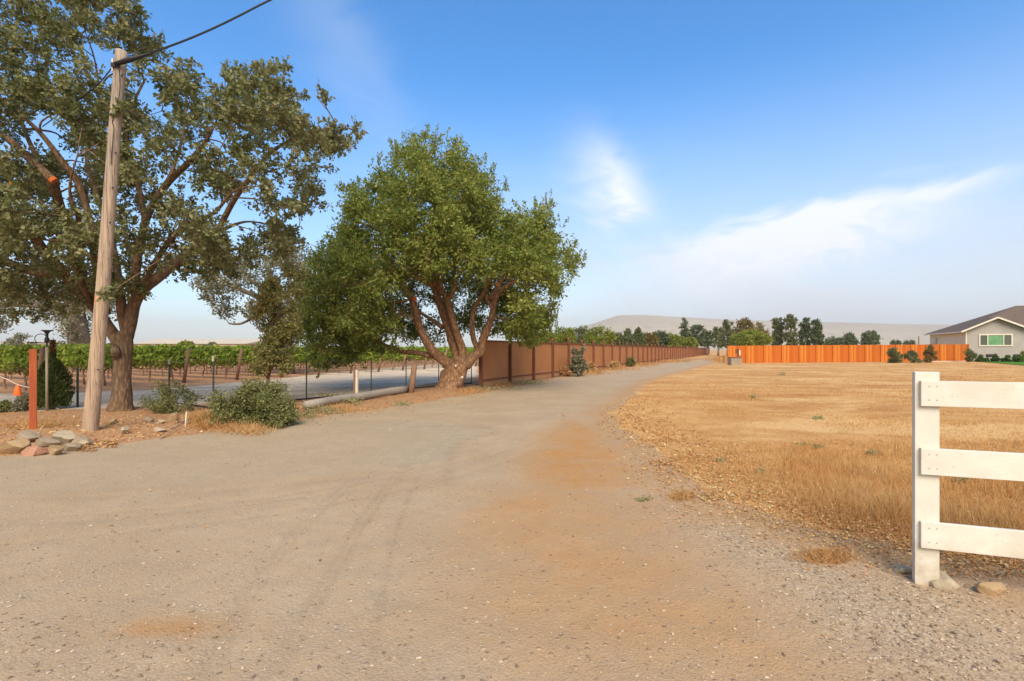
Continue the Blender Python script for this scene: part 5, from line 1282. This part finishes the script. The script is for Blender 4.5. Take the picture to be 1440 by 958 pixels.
def litter():
    rg = np.random.default_rng(31); xs = []; ys = []
    x, y = sample_screen(56000, 840, 1560, 560, 815, rg); sd_ = sdist(x, y, FIELD); pr = np.exp(-((sd_ - .32) / .62) ** 2) * (.30 + 1.8 * np.clip(fbm(x * 2, y * 2, 5) + .3, 0, 1)); k = rg.uniform(0, 1, len(x)) < pr; xs.append(x[k]); ys.append(y[k])
    x, y = sample_screen(9000, -60, 760, 545, 642, rg); sd_ = sdist(x, y, ROAD); k = (sd_ < .03) & (sdist(x, y, DRIVE) < .1) & (rg.uniform(0, 1, len(x)) < .75); xs.append(x[k]); ys.append(y[k])
    x, y = sample_screen(900, 400, 800, 532, 600, rg); k = sdist(x, y, ROAD) < 1.2; xs.append(x[k]); ys.append(y[k])
    x, y = sample_screen(130, 100, 1400, 560, 950, rg); xs.append(x); ys.append(y)
    for (cx, cy) in [(120, 632), (150, 626), (960, 698), (1000, 700), (930, 652)]:
        xx, yy = sample_screen(160, cx - 16, cx + 16, cy - 4, cy + 4, rg); xs.append(xx); ys.append(yy)
    x = np.concatenate(xs); y = np.concatenate(ys); n = len(x); r = np.hypot(x, y)
    pos = np.stack([x, y, ground_h(x, y) + rg.uniform(.003, .022, n)], 1); d = rg.normal(size=(n, 3)); d[:, 2] *= .35; d = unit(d); nr = unit(rg.normal(size=(n, 3)) * .45 + [0, 0, 1])
    L = rg.uniform(.018, .045, n) * np.clip(r / 6, .6, 1.6); s = unit(np.cross(d, nr)); up = np.array([0, 0, 1.]) * (L * rg.uniform(0, .35, n))[:, None]; W = (L * rg.uniform(.2, .36, n))[:, None]; L = L[:, None]
    V = np.stack([pos, pos + d * L * .4 + s * W + up, pos + d * L, pos + d * L * .4 - s * W + up * .6], 1).reshape(-1, 3)
    tag(npobj('fallen_leaves', V, np.arange(len(V)).reshape(-1, 4), M['dryleaf'], None), kind='stuff', label='dry fallen leaves scattered along the road edges', cat='leaves')
litter()
def gravel():
    rg = np.random.default_rng(41)
    x, y = sample_screen(24000, -40, 1480, 600, 975, rg); g_ = sstep(-.4, .4, sdist(x, y, GRAVELY)); pr = .20 + .75 * g_ + .5 * np.clip(fbm(x * 1.2, y * 1.2, 8), 0, 1); k = (rg.uniform(0, 1, len(x)) < pr) & ((sdist(x, y, ROAD) > -.3) | (x > 2.3))
    x, y = x[k], y[k]; n = len(x); base = np.array([[1, 0, 0], [0, 1, 0], [-1, 0, 0], [0, -1, 0], [0, 0, 1], [0, 0, -1], [.62, .62, .5], [-.62, .62, .5], [-.62, -.62, .5], [.62, -.62, .5]], float)
    F0 = np.array([[0, 6, 4], [6, 1, 4], [1, 7, 4], [7, 2, 4], [2, 8, 4], [8, 3, 4], [3, 9, 4], [9, 0, 4], [0, 1, 6], [1, 2, 7], [2, 3, 8], [3, 0, 9], [1, 0, 5], [2, 1, 5], [3, 2, 5], [0, 3, 5]])
    sz = .0028 + .0085 * rg.uniform(0, 1, n) ** 4 + .004 * sstep(-.4, .4, sdist(x, y, GRAVELY)) * rg.uniform(0, 1, n) ** 2
    V = base[None] * (1 + rg.normal(size=(n, 10, 3)) * .22) * (sz[:, None, None] * np.stack([rg.uniform(.8, 1.6, n), rg.uniform(.7, 1.2, n), rg.uniform(.4, .8, n)], 1)[:, None, :])
    a = rg.uniform(0, 6.28, n); c, s = np.cos(a)[:, None], np.sin(a)[:, None]; X = V[:, :, 0] * c - V[:, :, 1] * s; Y = V[:, :, 0] * s + V[:, :, 1] * c; V = np.stack([X + x[:, None], Y + y[:, None], V[:, :, 2] + (ground_h(x, y) + sz * .2)[:, None]], 2).reshape(-1, 3)
    F = (F0[None] + (np.arange(n) * 10)[:, None, None]).reshape(-1, 3)
    tag(npobj('loose_gravel', V, F, M['stones'], None), kind='stuff', label='loose small gravel stones scattered on the road', cat='gravel')
gravel()
def weeds():
    rg = np.random.default_rng(51); P_ = []
    for (cx, cy, w_, h_, n, hh) in [(455, 581, 26, 3, 420, .12), (495, 571, 14, 3, 300, .14), (435, 586, 10, 3, 200, .12), (745, 540, 20, 1.5, 200, .10), (565, 570, 12, 2, 120, .08), (905, 703, 12, 1.5, 160, .02), (700, 548, 40, 2, 200, .06), (1060, 560, 6, 2, 60, .03), (1228, 642, 10, 3, 260, .03), (1130, 628, 14, 2, 160, .02), (1150, 632, 8, 2, 120, .03), (1350, 680, 14, 2, 120, .04), (1012, 651, 8, 2, 120, .02), (1070, 668, 7, 2, 80, .03), (470, 560, 30, 4, 200, .12), (1150, 590, 8, 1.5, 100, .03), (1100, 528, 5, 1, 80, .1)]:
        px = cx + rg.normal(size=n) * w_ * .5; py = cy + rg.normal(size=n) * h_ * .5; Y = CH * FL / (py - HZ); P_.append(np.stack([(px - 720) / FL * Y, Y, np.full(n, hh)], 1))
    q = np.vstack(P_); x, y, h = q.T; n = len(x); pos = np.stack([x, y, ground_h(x, y) + rg.uniform(0, 1, n) * h], 1)
    L = np.clip(np.hypot(x, y) * .004, .015, .09) * rg.uniform(.6, 1.3, n); A = leaf_quads(pos, unit(rg.normal(size=(n, 3)) + [0, 0, .6]), unit(rg.normal(size=(n, 3)) + [0, 0, .8]), L, L * .3)
    tag(npobj('weeds', *A, M['weed'], None), kind='stuff', label='small grey green weeds growing in patches', cat='weeds')
weeds()

# ================================================================== HAZE
def haze():
    m = bpy.data.materials.new('haze_air'); m.use_nodes = True; w = NT(m.node_tree)
    pv = w.n('ShaderNodeVolumePrincipled'); pv.inputs['Color'].default_value = (.93, .94, .97, 1); pv.inputs['Density'].default_value = HAZE_DENSITY; pv.inputs['Anisotropy'].default_value = .1
    out = w.n('ShaderNodeOutputMaterial'); w.set(out.inputs['Volume'], pv.outputs[0])
    o = MB().box((0, 0, 134), (9800, 9800, 272)).build('haze', m, None); tag(o, kind='stuff', label='thin pale haze in the air', cat='haze')
if HAZE_DENSITY > 0: haze()
for o in list(bpy.data.objects):
    if '_o' in o: del o['_o']
